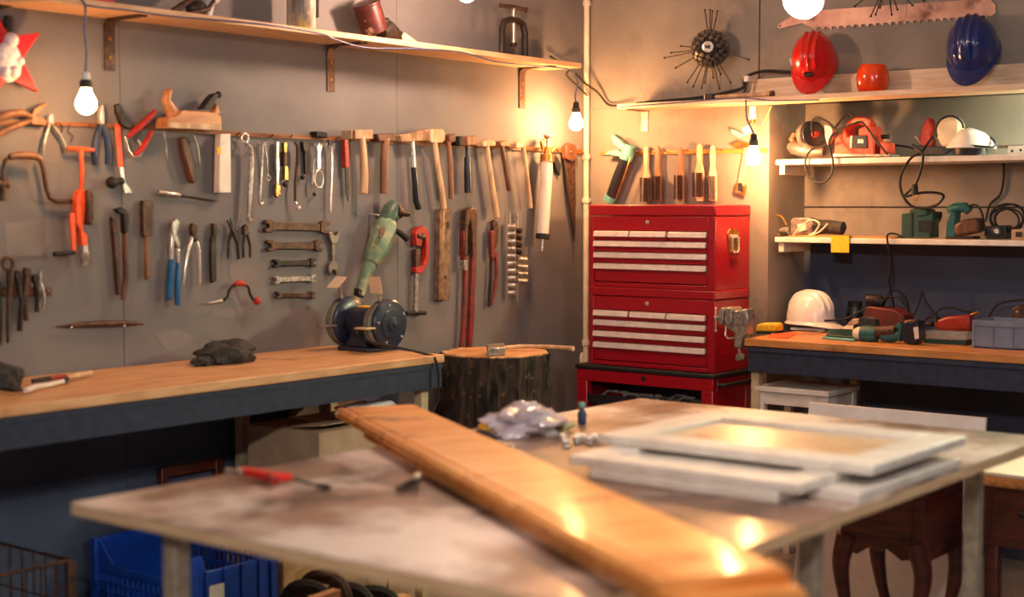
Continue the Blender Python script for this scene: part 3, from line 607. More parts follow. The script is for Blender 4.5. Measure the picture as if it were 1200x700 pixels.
T('ring_spanner', 'rusty bent ring spanner with dark ball end', 'spanner', [
    ('shank', RUST, L_(('r', [(345,166),(349,172),(349,190),(346,215),(346,236)], .025, [1.4,2.2,2.4,2,1.6]))), ('ball_end', CHROME, L_(('r', [(346,236),(348,240)], .025, 1.5), ('k', 350, 244, .026, 3.2)))], SG)
T('adjustable_spanner', 'dark iron spanner with wide head behind the bent ring spanner', 'spanner', [
    ('head', IRON, L_(('p', [(353,166),(363,166),(362,174),(360,178),(356,178),(354,174)], .004, .02))), ('shank', IRON, L_(('p', [(356,178),(360,178),(360,204),(357,204)], .004, .015))), ('nut', BLACK, L_(('k', 354.5, 208, .014, 3)))], SG)
T('steel_rod', 'thin curved steel rod with small round tip', 'rod', [
    ('rod', STEEL, L_(('r', [(369,168),(368,190),(366,215),(367,225)], .02, 1.2))), ('tip', IRON, L_(('k', 368.5, 228, .02, 2.2)))], SG)
T('oval_ring_tool', 'bright forked tool with large oval ring at the bottom', 'tool', [
    ('shank', CHROME, L_(('p', [(371.5,176),(376,176),(376.5,198),(371,198)], .026, .036))), ('fork', CHROME, L_(('p', [(371.5,178),(370,168),(372,172),(374,167),(375,173),(378,169),(376,178)], .026, .034))), ('ring', CHROME, L_(('o', 373.7, 210, .031, 5.2, 10, 1.1)))], SG)
T('l_shaped_key', 'bright right-angled steel key with black hooked top', 'key', [
    ('shank', CHROME, L_(('r', [(385,171),(388.5,173),(388.5,200),(387,248)], .022, [1.4,1.8,1.8,1.8]))), ('hook', IRON, L_(('r', [(384,164),(386,168),(385,172)], .02, 1.6)))], SG)
T('black_block', 'small black magnet block standing on the rail', 'block', [('block', BLACK, L_(('p', [(367,154),(384,155),(384,161.5),(367,160.5)], .0, .035)), .003)])
T('marking_knife', 'red handled knife with dark narrow blade', 'knife', [
    ('handle', REDT, L_(('p', [(401.5,163),(408,163.5),(410,196),(403,197)], .012, .032)), .003), ('blade', IRON, L_(('p', [(404,197),(408,197),(409,225),(408.5,237),(405,224)], .018, .022)))], SG)
T('steel_bar', 'white painted level bar with a yellow label under the wooden plane', 'level', [
    ('bar', WHITE, L_(('p', [(255,157),(270,157),(271,226),(253,226)], .012, .04)), .002), ('label', YELLOW, L_(('p', [(254.5,172),(259,172),(259,181),(254.2,181)], .0395, .0405)))], None)

PLANEW = mat('plane_beech', (200, 138, 88), (170, 108, 64), 0.45, scale=10, stretch=(3, .6, 3), bump=0.04)
# --- wooden plane lying on the rail
T('hand_plane', 'orange-brown wooden hand plane with horn grip resting on the rail', 'hand plane', [
    ('body', PLANEW, L_(('p', [(187,141),(190,137),(200,136),(208,129),(254,132),(260,137),(260,153),(188,150)], .011, .075)), .004),
    ('sole', WOODL, L_(('p', [(188,143),(260,146),(260,153),(188,150)], .0105, .0765)), .002),
    ('horn', PLANEW, L_(('r', [(203,134),(199,127),(194.5,118),(196,109),(199.5,106)], .043, [8,7,5.5,5,3.5], 12))),
    ('wedge', PLANEW, L_(('p', [(248,133),(252,121),(259,133)], .028, .058)), .002),
    ('iron', IRON, L_(('p', [(233,128),(247,113),(253,109),(257,112),(246,128)], .026, .06)), .002),
    ('clamp_knob', IRON, L_(('k', 256, 111, .043, 4)))])
T('leather_sheath', 'worn dark brown curved handle under the wooden plane', 'handle', [
    ('handle', WOODD, L_(('p', [(209,161),(217,160),(223,178),(231,200),(231,213),(226,216),(221,205),(213,182)], .004, .03)), .006)])
T('steel_pin', 'thin slanting steel scriber hanging under the plane', 'scriber', [('pin', STEEL, L_(('r', [(228,158),(232,175),(234,196)], .015, [1,1.6,1.2])))])
T('steel_pin', 'pair of thin wires hanging under the plane horn', 'wire', [('wire', STEEL, L_(('r', [(192,154),(195,172)], .012, .6), ('r', [(195,172),(196,186)], .012, .5)))])

# --- far left cluster on the rail
T('tin_snips', 'tan tin snips jutting sideways over the rail', 'tin snips', [
    ('blade', WOODM, L_(('p', [(34,141),(38,128),(54,120),(55,124),(40,136),(54,140),(55,147),(36,146)], .02, .034)), .002),
    ('handle', WOODM, L_(('r', [(38,137),(25,132),(10,134),(-6,140)], .03, [3,4.5,5,4.5]))),
    ('handle', WOODM, L_(('r', [(37,141),(24,146),(8,152),(-6,160)], .026, [3,4,4,4])))])
T('end_nippers', 'steel nippers with shiny jaw beside the tan snips', 'nippers', [
    ('jaw', CHROME, L_(('p', [(55,146),(56,135),(59,133),(63,134),(64,146)], .014, .03)), .003),
    ('handle', STEEL, L_(('r', [(58,146),(54,158),(51,172),(51,182)], .022, [2,2,2.2,2]))), ('handle', STEEL, L_(('r', [(61,146),(70,158),(75,168),(77,179)], .022, [2,2.2,2.2,2])))])
T('combination_pliers', 'steel pliers with dark blue handles beside the lit bulb', 'pliers', [
    ('jaw', CHROME, L_(('p', [(115,146),(115,126),(119,122),(122,126),(123,146)], .014, .034)), .003),
    ('handle', NAVYG, L_(('r', [(117,146),(113,160),(110,178),(112,193)], .025, [3,4,4,3.4]))), ('handle', NAVYG, L_(('r', [(120,146),(125,162),(127,178),(126,193)], .025, [3,4,4,3.4])))])
T('scraper', 'orange handled scraper with bent steel blade and black ball', 'scraper', [
    ('handle', ORANGE, L_(('p', [(134,145),(141,145),(145,195),(138.5,196)], .0105, .0135)), .002),
    ('blade', CHROME, L_(('p', [(139,196),(145,196),(147,214),(155,226),(146,227),(143,214)], .0105, .0135)), .001),
    ('ball', BLACK, L_(('k', 131, 214, .03, 7.2), ('r', [(131,214),(144,212)], .026, 4.5)))])
T('locking_pliers', 'open pliers with red and steel arms beside the wooden plane', 'pliers', [
    ('jaw', IRON, L_(('p', [(134,123),(138,121),(143,128),(152,144),(156,149),(150,151),(141,146),(135,132)], .014, .03)), .003),
    ('arm', REDT, L_(('r', [(150,160),(162,150),(172,141),(182,130)], .03, [3,4,4,3]))), ('arm', REDT, L_(('r', [(158,182),(168,172),(178,154)], .024, [3,4,3]))),
    ('spring_loop', CHROME, L_(('r', [(147,160),(150,175),(156,184),(164,183),(167,174),(162,164)], .022, 1.6)))])
T('bit_brace', 'old bit brace with wooden grip cranked beside the orange drill', 'bit brace', [
    ('grip', WOODM, L_(('r', [(11,184),(18,182.5),(30,182),(42,183.5),(48,187)], .055, [3.6,4.6,5,4.6,3.6], 10))),
    ('crank', RUST, L_(('r', [(3,226),(3.5,200),(6,188),(12,184)], .05, 2.6), ('r', [(47,186),(51,200),(54,220),(58,232),(66,236),(84,236)], .03, 2.8))),
    ('chuck', RUST, L_(('r', [(-8,216),(0,216),(9,216)], .04, [6,7,6], 10), ('r', [(2,208),(2,236)], .04, 6, 10)))])
T('hand_drill', 'orange hand-cranked drill hanging on the wall', 'hand drill', [
    ('breast_bar', ORANGE, L_(('r', [(79,174),(95,175),(110,176)], .04, [2.4,3,2.4]))),
    ('frame', ORANGE, L_(('r', [(95,175),(96,200),(95,222)], .04, 2.8), ('p', [(86,232),(92,222),(99,222),(100,240),(96,270),(103,276),(103,288),(94,288),(92,270),(86,262)], .024, .05)), .003),
    ('gearbox', RUST, L_(('p', [(97,226),(100,222),(108,223),(111,230),(110,258),(106,265),(99,262)], .018, .065)), .006),
    ('crank_arm', ORANGE, L_(('p', [(81,252),(84,249),(88,251),(90,298),(84,298)], .05, .058)), .002),
    ('crank_handle', BLACK, L_(('r', [(88,296),(76,297),(63,298)], .062, [2.6,3.4,3], 10))),
    ('chuck', STEEL, L_(('r', [(99,286),(99,296)], .037, [4,4.5], 12), ('r', [(99,296),(99,304),(98,312)], .037, [6,5.5,3.5], 12)))])

# --- second row
T('pipe_wrench', 'old iron pipe wrench with worn red handle', 'pipe wrench', [
    ('jaw', IRON, L_(('p', [(133,245),(142,243),(149,246),(151,254),(150,272),(145,274),(144,252),(137,249)], .008, .03)), .003),
    ('hook_jaw', RUST, L_(('p', [(129,254),(134,256),(138,270),(140,300),(142,345),(138,346),(134,300),(131,272)], .005, .022)), .003),
    ('handle', WOODD, L_(('r', [(147,272),(147,300),(148,325),(145,340),(144,352)], .02, [3,3.4,3.4,3,2.4])))])
T('sheathed_chisel', 'chisel with flat tan sheath and thin handle', 'chisel', [
    ('sheath', RUST, L_(('p', [(165,235),(180,236),(179,277),(166,277)], .004, .022)), .002), ('handle', WOODM, L_(('r', [(172,277),(172,300),(172,322),(172,328)], .014, [3,3,3.4,2.4], 10))),
    ('tip', BRASS, L_(('k', 173, 321, .018, 2.2)))])
T('screwdriver', 'long thin screwdriver hanging level on the wall', 'screwdriver', [
    ('handle', STEEL, L_(('r', [(185,225),(190,226),(205,228),(211,229)], .014, [2.4,3.2,3,2.2], 10))), ('blade', IRON, L_(('r', [(211,229),(235,232.5),(255,236)], .012, [1.6,1.4,.8])))])
T('water_pump_pliers', 'large slip-joint pliers with blue sleeves', 'pliers', [
    ('jaw', STEEL, L_(('p', [(201,258),(207,256),(211,261),(210,268),(206,272),(211,284),(212,292),(207,290),(200,276),(199,264)], .01, .03)), .003),
    ('arm', CHROME, L_(('r', [(202,272),(201,290),(200.5,306)], .02, [3,2.8,2.6]))), ('arm', CHROME, L_(('r', [(208,284),(209,300),(209,310)], .02, [2.4,2.2,2.2]))),
    ('sleeve', BLUE, L_(('r', [(201,304),(200,325),(198,346),(198,352)], .024, [4.4,4.2,3.6,3]))), ('sleeve', BLUE, L_(('r', [(209,308),(208,330),(208,352),(208,358)], .022, [2.6,3.4,3.6,3])))])
T('water_pump_pliers', 'slip-joint pliers with bare shiny steel legs', 'pliers', [
    ('jaw', RUST, L_(('p', [(224,262),(229,261),(232,266),(231,274),(233,282),(229,284),(224,276),(222,268)], .01, .028)), .003),
    ('leg', CHROME, L_(('r', [(226,276),(221,292),(217,315),(215,334)], .018, [2.4,2.4,2,1.8]))), ('leg', CHROME, L_(('r', [(229,280),(233,292),(234,315),(234,335)], .018, [2.4,2.2,2,1.8])))])
T('wood_chisel', 'closed dark pliers hanging straight down', 'pliers', [
    ('jaw', RUST, L_(('p', [(248,262),(254,262),(255,277),(248,277)], .006, .024)), .003), ('handle', IRON, L_(('p', [(247,277),(254,277),(254,330),(247,332),(246,300)], .008, .02)), .002)])
T('dividers', 'dark pointed dividers with crossed legs', 'dividers', [
    ('leg', IRON, L_(('r', [(270,256),(272,270),(268,285),(267,303)], .014, [.8,2.4,1.6,1.2]))), ('leg', IRON, L_(('r', [(266,258),(273,272),(278,285),(280,304)], .018, [.8,2.4,2,1.4])))])
T('small_pincers', 'small dark pincers below the longest spanner', 'pincers', [
    ('jaw', RUST, L_(('p', [(284,266),(288,263),(292,266),(291,274),(285,276)], .008, .024)), .002), ('leg', IRON, L_(('r', [(287,275),(285,288),(285,302)], .015, [2,1.6,1.4]))), ('leg', IRON, L_(('r', [(290,275),(293,288),(293,302)], .015, [2,1.8,1.4])))])
def spanner(x0, x1, y, s, label, m, tilt=0, q=1):
    """double open-ended spanner lying level: shank and two notched jaws"""
    y0, y1 = y, y + tilt
    def jaw(x, yy, d):
        a = [(x + d * 2.6 * s, yy - 3.4 * s), (x - d * 0 * s, yy - 5 * s), (x - d * 5 * s, yy - 4.6 * s), (x - d * 7 * s, yy - 2.2 * s), (x - d * 2.6 * s, yy - 1.6 * s), (x - d * 1.6 * s, yy + 1.2 * s), (x - d * 6.6 * s, yy + 2.6 * s), (x - d * 4.4 * s, yy + 5 * s), (x, yy + 5 * s), (x + d * 2.6 * s, yy + 3.4 * s)]
        return a
    T('open_ended_spanner', label, 'spanner', [('shank', m, L_(('p', bar(x0 + 4, y0, x1 - 4, y1, 6 * s), .005, .016)), .002),
        ('jaw', m, L_(('p', jaw(x0 + 5, y0, 1), .002, .02)), .002), ('jaw', m, L_(('p', jaw(x1 - 5, y1, -1), .002, .02)), .002)], 'level spanners nailed in a column on the wall')
spanner(313, 383, 265, 1.5, 'biggest rusty spanner, topmost of the five lying level', RUST, 1.5)
spanner(315, 376, 288, 1.35, 'second rusty spanner from the top of the level five', RUST, 0)
spanner(321, 370, 309, 1.05, 'middle dark spanner of the level five', IRON, -1)
spanner(321, 370, 328.5, .95, 'bright spanner, the only shiny one of the level five', STEEL, -2)
spanner(323, 370, 346, .85, 'smallest dark spanner, lowest of the five lying level', RUST, .5)
T('combination_spanner', 'steel spanner hanging upright beside the level spanners', 'spanner', [
    ('shank', STEELD, L_(('p', [(388,284),(393,284),(392.5,308),(388.5,308)], .006, .016)), .002), ('jaw', STEELD, L_(('p', [(385,280),(384,274),(388,271.5),(390,276),(394,276),(396,271),(398,276),(397,282),(393,286),(388,286)], .003, .02)), .002),
    ('jaw', STEELD, L_(('p', [(388,306),(393,306),(397,311),(397,318),(394,323),(393,317),(389,316),(386,323),(383,318),(384,311)], .003, .02)), .002)])
T('hand_brace', 'small steel crank brace with red grips', 'brace', [
    ('crank', IRON, L_(('r', [(262,352),(266,349),(269,340),(273,335),(278,334)], .026, 1.8), ('r', [(287,334),(291,336),(293,345),(297,352)], .03, 1.8))),
    ('bit', STEEL, L_(('r', [(240,356),(252,354),(262,352)], .02, [.8,1.2,2.4]))),
    ('grip', REDT, L_(('r', [(275,333.5),(279,332),(283,332),(288,334)], .032, [2,3.6,3.6,2], 10))), ('knob', REDT, L_(('k', 301, 353, .03, 4.6)))])
T('iron_file', 'long rusty spokeshave lying level above the bench', 'spokeshave', [
    ('bar', RUST, L_(('r', [(66,382.5),(80,382),(95,380.5),(120,379.5),(145,379),(156,379),(168,380)], .014, [.6,2,3.6,4,3.6,3,.8]))),
    ('screw', CHROME, L_(('k', 84, 384, .022, 1.6))), ('screw', CHROME, L_(('k', 146, 382, .022, 1.6)))])
# --- bundle of spanners at far left hanging from a bracket
br_ = thing('hanging_bracket', 'red-brown bracket bar holding the bundle of rusty spanners', 'bracket', LW.P(30, 345, 0))
part('bar', L_(('p', [(-30,336),(61,337),(61,347),(-30,347)], 0.0, .012)), WOODD, br_, .002)
part('bolt', L_(('k', 57, 341, .014, 1.6)), STEEL, br_)
BG = 'rusty spanners bundled on the bracket'
for i, (x, y0, y1, ln, m, lab) in enumerate(((9,302,402,8,RUST,'longest rusty ring spanner of the bundle, round eye on top'),(21,318,388,4,IRON,'dark spanner hanging second in the bundle, broad flat shank'),(32,314,376,-3,RUST,'curved rusty spanner near the middle of the bundle'),(42,322,366,2,IRON,'short dark spanner in the bundle beside the curved one'),(50,320,362,-2,STEEL,'thin grey pliers at the outer end of the bundle'),(-3,330,404,3,IRON,'dark spanner hidden behind the longest one of the bundle'))):
    if i == 0: pr = [('head', m, L_(('o', 9, 309, .03, 6, 7, 2.6))), ('shank', m, L_(('r', [(12,316),(11,345),(9,375),(9,402)], .028, [5,3.4,2.6,2.2])))]
    elif i == 4: pr = [('jaw', m, L_(('p', [(45,320),(48,317),(50,330),(47,336),(44,332)], .014, .028))), ('leg', m, L_(('r', [(47,332),(45,348),(46,364)], .02, 1.8))), ('leg', m, L_(('r', [(48,332),(52,348),(51,362)], .024, 2)))]
    else: pr = [('head', m, L_(('p', circ(x, y0 + 5, 5, 6, 300, 600), .013, .03))), ('shank', m, L_(('r', [(x, y0 + 8), (x + ln, (y0 + y1) / 2), (x + ln * .5, y1)], .02, [3.6, 3, 3])))]
    T('ring_spanner', lab, 'spanner', pr, BG)

# --- angle grinder hanging on the wall
T('angle_grinder', 'big pale green angle grinder hanging above the bench grinder', 'angle grinder', [
    ('motor_housing', GREEN, L_(('r', [(456,257),(453,264),(441,296),(435,309)], .062, [9,14.5,13.6,8.5], 8)), .004),
    ('tail_handle', GREEN, L_(('r', [(437,303),(430,318),(426,331),(421,347)], .058, [8,7,6.3,6.3], 12))),
    ('trigger', BLACK, L_(('p', [(436,312),(442,309),(436,320),(431,326)], .05, .075)), .003),
    ('gear_head', mat('dark_green_casting', (74, 100, 86), (56, 78, 68), .4, scale=30), L_(('r', [(451,262),(456,254),(461,246),(464,240)], .06, [9,11.5,12,9], 16))),
    ('flange', IRON, L_(('r', [(462,247),(468,249)], .075, [9,8.5], 16), ('r', [(468,249),(473,250),(479,251)], .075, [5,4.4,3.4], 12))),
    ('side_grip', BLACK, L_(('r', [(462,268,.09),(470,274,.105),(478,281,.12)], .1, [3,4,4], 10))),
    ('switch_plate', WOODD, L_(('p', [(444,268),(451,265),(451,273),(444,279)], .095, .0995)), .001),
    ('hang_bolt', CHROME, L_(('r', [(433,251,.0),(444,252,.06)], .03, 1.2))),
    ('tail_plate', IRON, L_(('p', [(418,338),(427,341),(425,349),(417,346)], .05, .075)), .002)])
T('pipe_cutter', 'red pipe cutter with steel screw and T handle', 'pipe cutter', [
    ('frame', REDT, L_(('p', [(484,273),(488,267),(495,265),(501,268),(504,276),(503,306),(498,315),(492,321),(484,320),(485,313),(494,311),(498,303),(499,288),(498,279),(494,274),(491,277),(494,282),(492,289),(485,288)], .008, .035)), .003),
    ('roller', IRON, L_(('r', [(488,276),(497,279)], .03, 3.4, 10))), ('slide', RUST, L_(('p', [(485,292),(493,292),(493,312),(485,312)], .012, .032)), .002),
    ('screw', STEEL, L_(('r', [(488,320),(487.5,345),(487,366)], .022, 3, 10))), ('tee_handle', BLACK, L_(('r', [(476,367),(487,366.5),(499,367)], .022, [2.2,3,2.4], 10)))])
T('spirit_level', 'worn brown wooden spirit level hanging upright', 'spirit level', [
    ('body', LEVELM, L_(('p', [(513,245),(529,244),(527,352),(511,352)], .004, .032)), .002), ('vial', BLACK, L_(('p', circ(524.5, 264, 2.0, 4.6), .0315, .0328))), ('vial', BLACK, L_(('p', circ(522, 325, 1.4, 2.4), .0315, .0328))),
    ('edge_plate', BRASS, L_(('p', [(519.5,246),(521,246),(519,351),(517.5,351)], .0315, .0328)))])
T('bolt_cutter', 'tall red-handled bolt cutter leaning behind the stump', 'bolt cutter', [
    ('jaw', RUST, L_(('p', [(544,247),(552,243),(558,245),(560,252),(558,290),(553,300),(552,268),(549,258),(546,270),(546,300),(541,300),(542,264)], .012, .045)), .004),
    ('arm', REDW, L_(('p', [(553,298),(559,288),(556,345),(555,380),(551,412),(547,412),(550,370)], .016, .04)), .004),
    ('arm', REDW, L_(('p', [(541,270),(546,272),(547,306),(542,306)], .02, .042)), .003),
    ('bolt', STEEL, L_(('p', [(542,305),(548,305),(548,317),(542,317)], .016, .044)), .002),
    ('handle', REDW, L_(('r', [(545,316),(544,350),(543,385),(540,412)], .026, [2.6,2.8,3,3])))])
T('snips', 'red handled snips with rusty jaws between the bolt cutter and sockets', 'snips', [
    ('jaw', RUST, L_(('p', [(576,260),(580,257),(585,264),(584,284),(580,292),(577,284)], .01, .03)), .003), ('grip', REDW, L_(('p', [(574,272),(578,270),(581,300),(577,306),(574,300)], .018, .036)), .003),
    ('leg', IRON, L_(('r', [(576,304),(575,330),(573,360)], .02, [2,2,1.8]))), ('leg', REDW, L_(('r', [(581,296),(582,320),(579,345),(576,358)], .024, [2.2,2.4,2,1.6])))])
sr_ = thing('socket_rack', 'two steel rods threaded with a column of sockets', 'socket set', LW.P(605, 353, .02))
for x, y0, y1 in ((597, 250, 352), (606, 250, 354)): part('rod', L_(('r', [(x, y0), (x - .5, y1)], .018, 1.5)), STEEL, sr_)
for i in range(10): part('socket', L_(('r', [(595.5, 266 + i * 8.6, .022), (604.5, 266 + i * 8.6, .05)], .03, 4.0 - i * .05, 12)), STEEL, sr_)
for i in range(8): part('socket', L_(('r', [(606, 270 + i * 8.4, .022), (611 + (i > 3) * 6, 271 + i * 8.4, .04)], .03, 3.2, 10)), IRON if i < 4 else STEEL, sr_)
T('grease_gun', 'white tube grease gun with brass cap beside the hand saw', 'grease gun', [
    ('tube', WHITE, L_(('r', [(641,189),(639,230),(636,275)], .06, [7,7,7], 16))), ('cap', BRASS, L_(('r', [(641.5,181),(641,190)], .06, [8.4,8.4], 16), ('r', [(642,172),(641.5,181)], .06, [3.6,5], 12))),
    ('plunger', STEEL, L_(('r', [(642,160),(642,174)], .06, 2.2), ('r', [(642,158),(642,160),(642,163)], .06, [5.4,5.6,3], 12))), ('lever', BRASS, L_(('r', [(636,176),(634,166),(638,164)], .06, 2), ('r', [(646,178),(652,172)], .06, 2))),
    ('collar', BLACK, L_(('r', [(636.3,274),(635.9,280)], .06, [8.4,8.4], 16))), ('nozzle', CHROME, L_(('r', [(635.8,280),(635,295)], .06, [2.2,1.6], 10))),
    ('hook', RUST, L_(('r', [(641,184,.05),(641,180,.0)], .02, 1.6)))])
T('black_putty_knife', 'short black pointed scraper behind the grease gun', 'scraper', [('blade', BLACK, L_(('p', [(648,186),(652,183),(658,193),(656,206),(651,198)], .008, .02)), .002)])
T('hand_saw', 'narrow tapering hand saw hanging in the corner', 'hand saw', [
    ('blade', RUST, L_(('p', [(662,184),(674,182),(675,240),(673,284),(668,250)], .02, .026))), ('spine', IRON, L_(('r', [(661,184),(664,215),(669,255),(673,282)], .024, [1.4,1.4,1.2,.8]))),
    ('handle', WOODD, L_(('p', [(661,172),(666,167),(674,170),(677,176),(676,186),(669,190),(661,186)], .012, .04)), .004), ('bolt', BRASS, L_(('k', 669, 178, .041, 1.6)))])
# ------------------------------------------------------------------ things on the left shelf
ZL = zs + 0.0205
S1 = XP(0.10)
def at_shelf(px, x): return V((x, XP(x).P(px, 20).y, ZL))
def canlathe(o, ax, prof, n=24): return MB().lathe(o, ax, prof, n)
p = at_shelf(353, 0.11)
LABELM = mat('streaked_label', (214, 200, 178), (120, 108, 98), 0.5, scale=12, stretch=(2, 2, .4), dirt=((206, 176, 70), 16, .56, .64))
T('paint_jar', 'paint-streaked pale jar standing on the pine shelf', 'jar', [('jar', LABELM, MB().lathe(p, (0, 0, 1), [(0, .046), (.006, .05), (.12, .05), (.135, .044), (.14, .046)], 24)), ('lid', STEEL, MB().lathe(p, (0, 0, 1), [(.14, .05), (.165, .05), (.167, .046)], 24)),
    ('brush', IRON, MB().tube([p + V((.02, .054, .05)), p + V((.02, .054, .13))], .009, 8))], None, .001)
q = at_shelf(437, 0.1); ax = V((0.0, -.42, .9)).normalized()
MAROON = mat('maroon_tin', (96, 40, 36), (66, 30, 30), .4, .3, scale=20, dirt=((170, 140, 132), 26, .6, .68))
T('spray_gun_cup', 'maroon spray gun cup tipped over on the pine shelf', 'spray gun', [('cup', MAROON, MB().lathe(q + V((0, -.0, .056)), ax, [(-.03, .03), (-.025, .05), (.075, .05), (.078, .055), (.085, .055), (.088, .045)], 24)),
    ('gun_body', IRON, MB().tube([q + V((.0, .04, .035)), q + V((0, .08, .05)), q + V((0, .12, .035)), q + V((0, .17, .02))], [.03, .034, .024, .014], 10).tube([q + V((0, .075, .05)), q + V((0.01, .06, .085))], .012, 8)),
    ('nozzle', PINE, MB().prism([q + V((-.02, .13, .03)), q + V((-.02, .15, .042)), q + V((-.02, .225, .012)), q + V((-.02, .22, .001)), q + V((-.02, .15, .004))], (.04, 0, 0)))])
c = at_shelf(602, 0.1); w = .075
T('clamp_press', 'iron screw clamp with T handle standing on the pine shelf', 'clamp', [
    ('frame', IRON, MB().tube([c + V((0, -w, 0.001)), c + V((0, -w, .11)), c + V((0, -w * .8, .145)), c + V((0, -w * .3, .155)), c + V((0, w * .3, .155)), c + V((0, w * .8, .145)), c + V((0, w, .11)), c + V((0, w, .001))], .014, 8)),
    ('foot', IRON, MB().box(c + V((-.03, -w - .02, 0)), c + V((.03, w + .02, .012))), .002),
    ('screw', STEEL, MB().tube([c + V((0, 0, .06)), c + V((0, 0, .205))], .009, 10)), ('pad', IRON, MB().lathe(c + V((0, 0, .05)), (0, 0, 1), [(0, .016), (.014, .014)], 12)),
    ('tee_handle', RUST, MB().tube([c + V((0, -.085, .205)), c + V((0, -.075, .206)), c + V((0, 0, .208)), c + V((0, .075, .206)), c + V((0, .085, .205))], [.012, .007, .009, .007, .012], 10))])
b = at_shelf(232, .1)
T('old_iron', 'small dark tool with white rag knob lying on the pine shelf', 'tool', [
    ('frame', RUST, MB().tube([b + V((0, -.1, .012)), b + V((0, -.02, .06)), b + V((0, .03, .085))], .012, 8).tube([b + V((.03, -.06, .008)), b + V((.03, .02, .03)), b + V((.02, .05, .06))], .008, 8)),
    ('body', IRON, MB().ball(b + V((0, -.005, .03)), (.028, .04, .03))), ('knob', WHITEP, MB().ball(b + V((0, .055, .085)), (.03, .04, .036)).tube([b + V((0, .05, .06)), b + V((0, .04, .004))], [.018, .012], 8))])
b = at_shelf(98, .12)
T('wrapped_parcel', 'small red and white parcel at the shelf end above the bulb', 'parcel', [('box', mat('red_foil', (200, 24, 30), (180, 18, 24), .4, scale=20), MB().obox(b + V((0, .0, .02)), (.1, .15, .036), .1), .003), ('tie', NAVYG, MB().ball(b + V((.05, .0, .03)), .02)), ('band', WHITEP, MB().obox(b + V((0, -.035, .02)), (.105, .03, .0385), .1))])
cable('shelf_lead', wire(XP(.205), [(100, 6), (120, 9), (150, 12), (200, 19), (262, 24)]) + wire(XP(.2), [(320, 30), (378, 40), (392, 46), (430, 56), (490, 57), (540, 61), (580, 72), (625, 77), (660, 80), (674, 83)]), .003, LEAD, 'blue-grey lead running along the front edge of the pine shelf')
cable('wall_cable', wire(LW, [(645, 66, .02), (660, 76, .02), (672, 84, .05), (686, 98, .06)]) + wire(RW, [(700, 108, .05), (712, 122, .03), (724, 124, .1)]), .005, BLACK, 'black cable running behind the pipe between the two shelves')
cable('wall_cable', wire(LW, [(688, 112, .04), (676, 100, .05), (664, 88, .05), (668, 82, .1)]) , .004, BLACK, 'short black cable dangling from the pine shelf end at the corner')
# star decoration at far left
sc_ = LW.P(4, 66, .06)
STAR = mat('star_red', (206, 14, 28), (186, 10, 22), .4, scale=20)
GLIT = mat('white_glitter', (240, 226, 226), (210, 190, 196), .5, scale=90, bump=.5)
pts = []
for i in range(10):
    a = math.pi / 2 + i * math.pi / 5 - .25; r = .15 if i % 2 == 0 else .062; pts.append(V((0, -math.cos(a) * r, math.sin(a) * r)))
stt = thing('star_ornament', 'red star ornament with white glitter hung on the wall', 'ornament', LW.P(4, 110, .0))
part('star', MB().prism([sc_ + p_ for p_ in pts], (-.02, 0, 0)), STAR, stt, .002)
part('glitter', MB().ball(sc_ + V((0, .015, -.015)), (.02, .045, .06)), GLIT, stt)
for px, py, r in ((13, 47, .022), (23, 72, .014), (6, 84, .016), (16, 84, .02)): part('glitter_tuft', MB().ball(LW.P(px, py, .07), r), GLIT, stt)
part('backing', MB().tube([LW.P(10, 20, .02), LW.P(8, 40, .03), LW.P(2, 70, .03), LW.P(6, 94, .03)], .014, 8), BLACK, stt)
part('hanger', MB().tube([LW.P(8, 26, .0), LW.P(8, 26, .05)], .005, 6), BLACK, stt)
cable('black_cable', wire(LW, [(-10, 12, .02), (6, 6, .02), (24, 2, .02), (45, -4, .02), (60, -12, .02)]), .009, BLACK, 'thick black cable rising along the wall by the star ornament')

# ------------------------------------------------------------------ things on the left bench
def crumple(c, r, seed, amp=.25, n=36, m=22):
    random.seed(seed); o = V((random.random() * 9, random.random() * 9, 0)); b_ = MB().ball((0, 0, 0), 1, n, m)
    out = []
    for v in b_.v:
        q = v * (1 + amp * mn.noise(v * 2.1 + o) + amp * .5 * abs(mn.noise(v * 5 + o)))
        z = q.z * r[2]; z = max(z, -r[2] * .55)
        out.append(V(c) + V((q.x * r[0], q.y * r[1], z + r[2] * .55)))
    b_.v = out; return b_
p = HZ(ZB).P(266, 425)
T('crumpled_rag', 'dark crumpled rag lying on the pine workbench', 'rag', [('bundle', CLOTH, crumple((p.x, p.y, ZB + .0005), (.075, .1, .044), 3, .35)), ('tail', CLOTH, crumple((p.x + .02, p.y - .115, ZB + .0005), (.03, .035, .02), 5, .35))])
h = HZ(ZB + .014)
T('paint_brush', 'pale bristled brush with light wooden handle on the workbench', 'brush', [('handle', WOODL, MB().rod(h, [(78, 443), (92, 440), (107, 437.5)], 0, [2.6, 4, 3.6], 10)), ('ferrule', REDT, MB().rod(h, [(58, 444), (66, 442.5), (78, 441.5)], 0, [3.2, 3.4, 3], 10)), ('bristles', CLOTH, MB().rod(h, [(38, 447), (58, 444)], 0, [3, 3.6], 10))])
h = HZ(ZB + .012)
T('white_glove', 'rolled white cloth strip lying before the brush', 'cloth', [('roll', PAPER, MB().rod(h, [(30, 458), (42, 453.5), (60, 450.5), (76, 446.5)], 0, [3.4, 3.4, 3, 2.6], 10)), ('tie', IRON, MB().rod(h, [(76, 447), (79, 444)], 0, [2.8, 3], 8))])
p = HZ(ZB).P(2, 456)
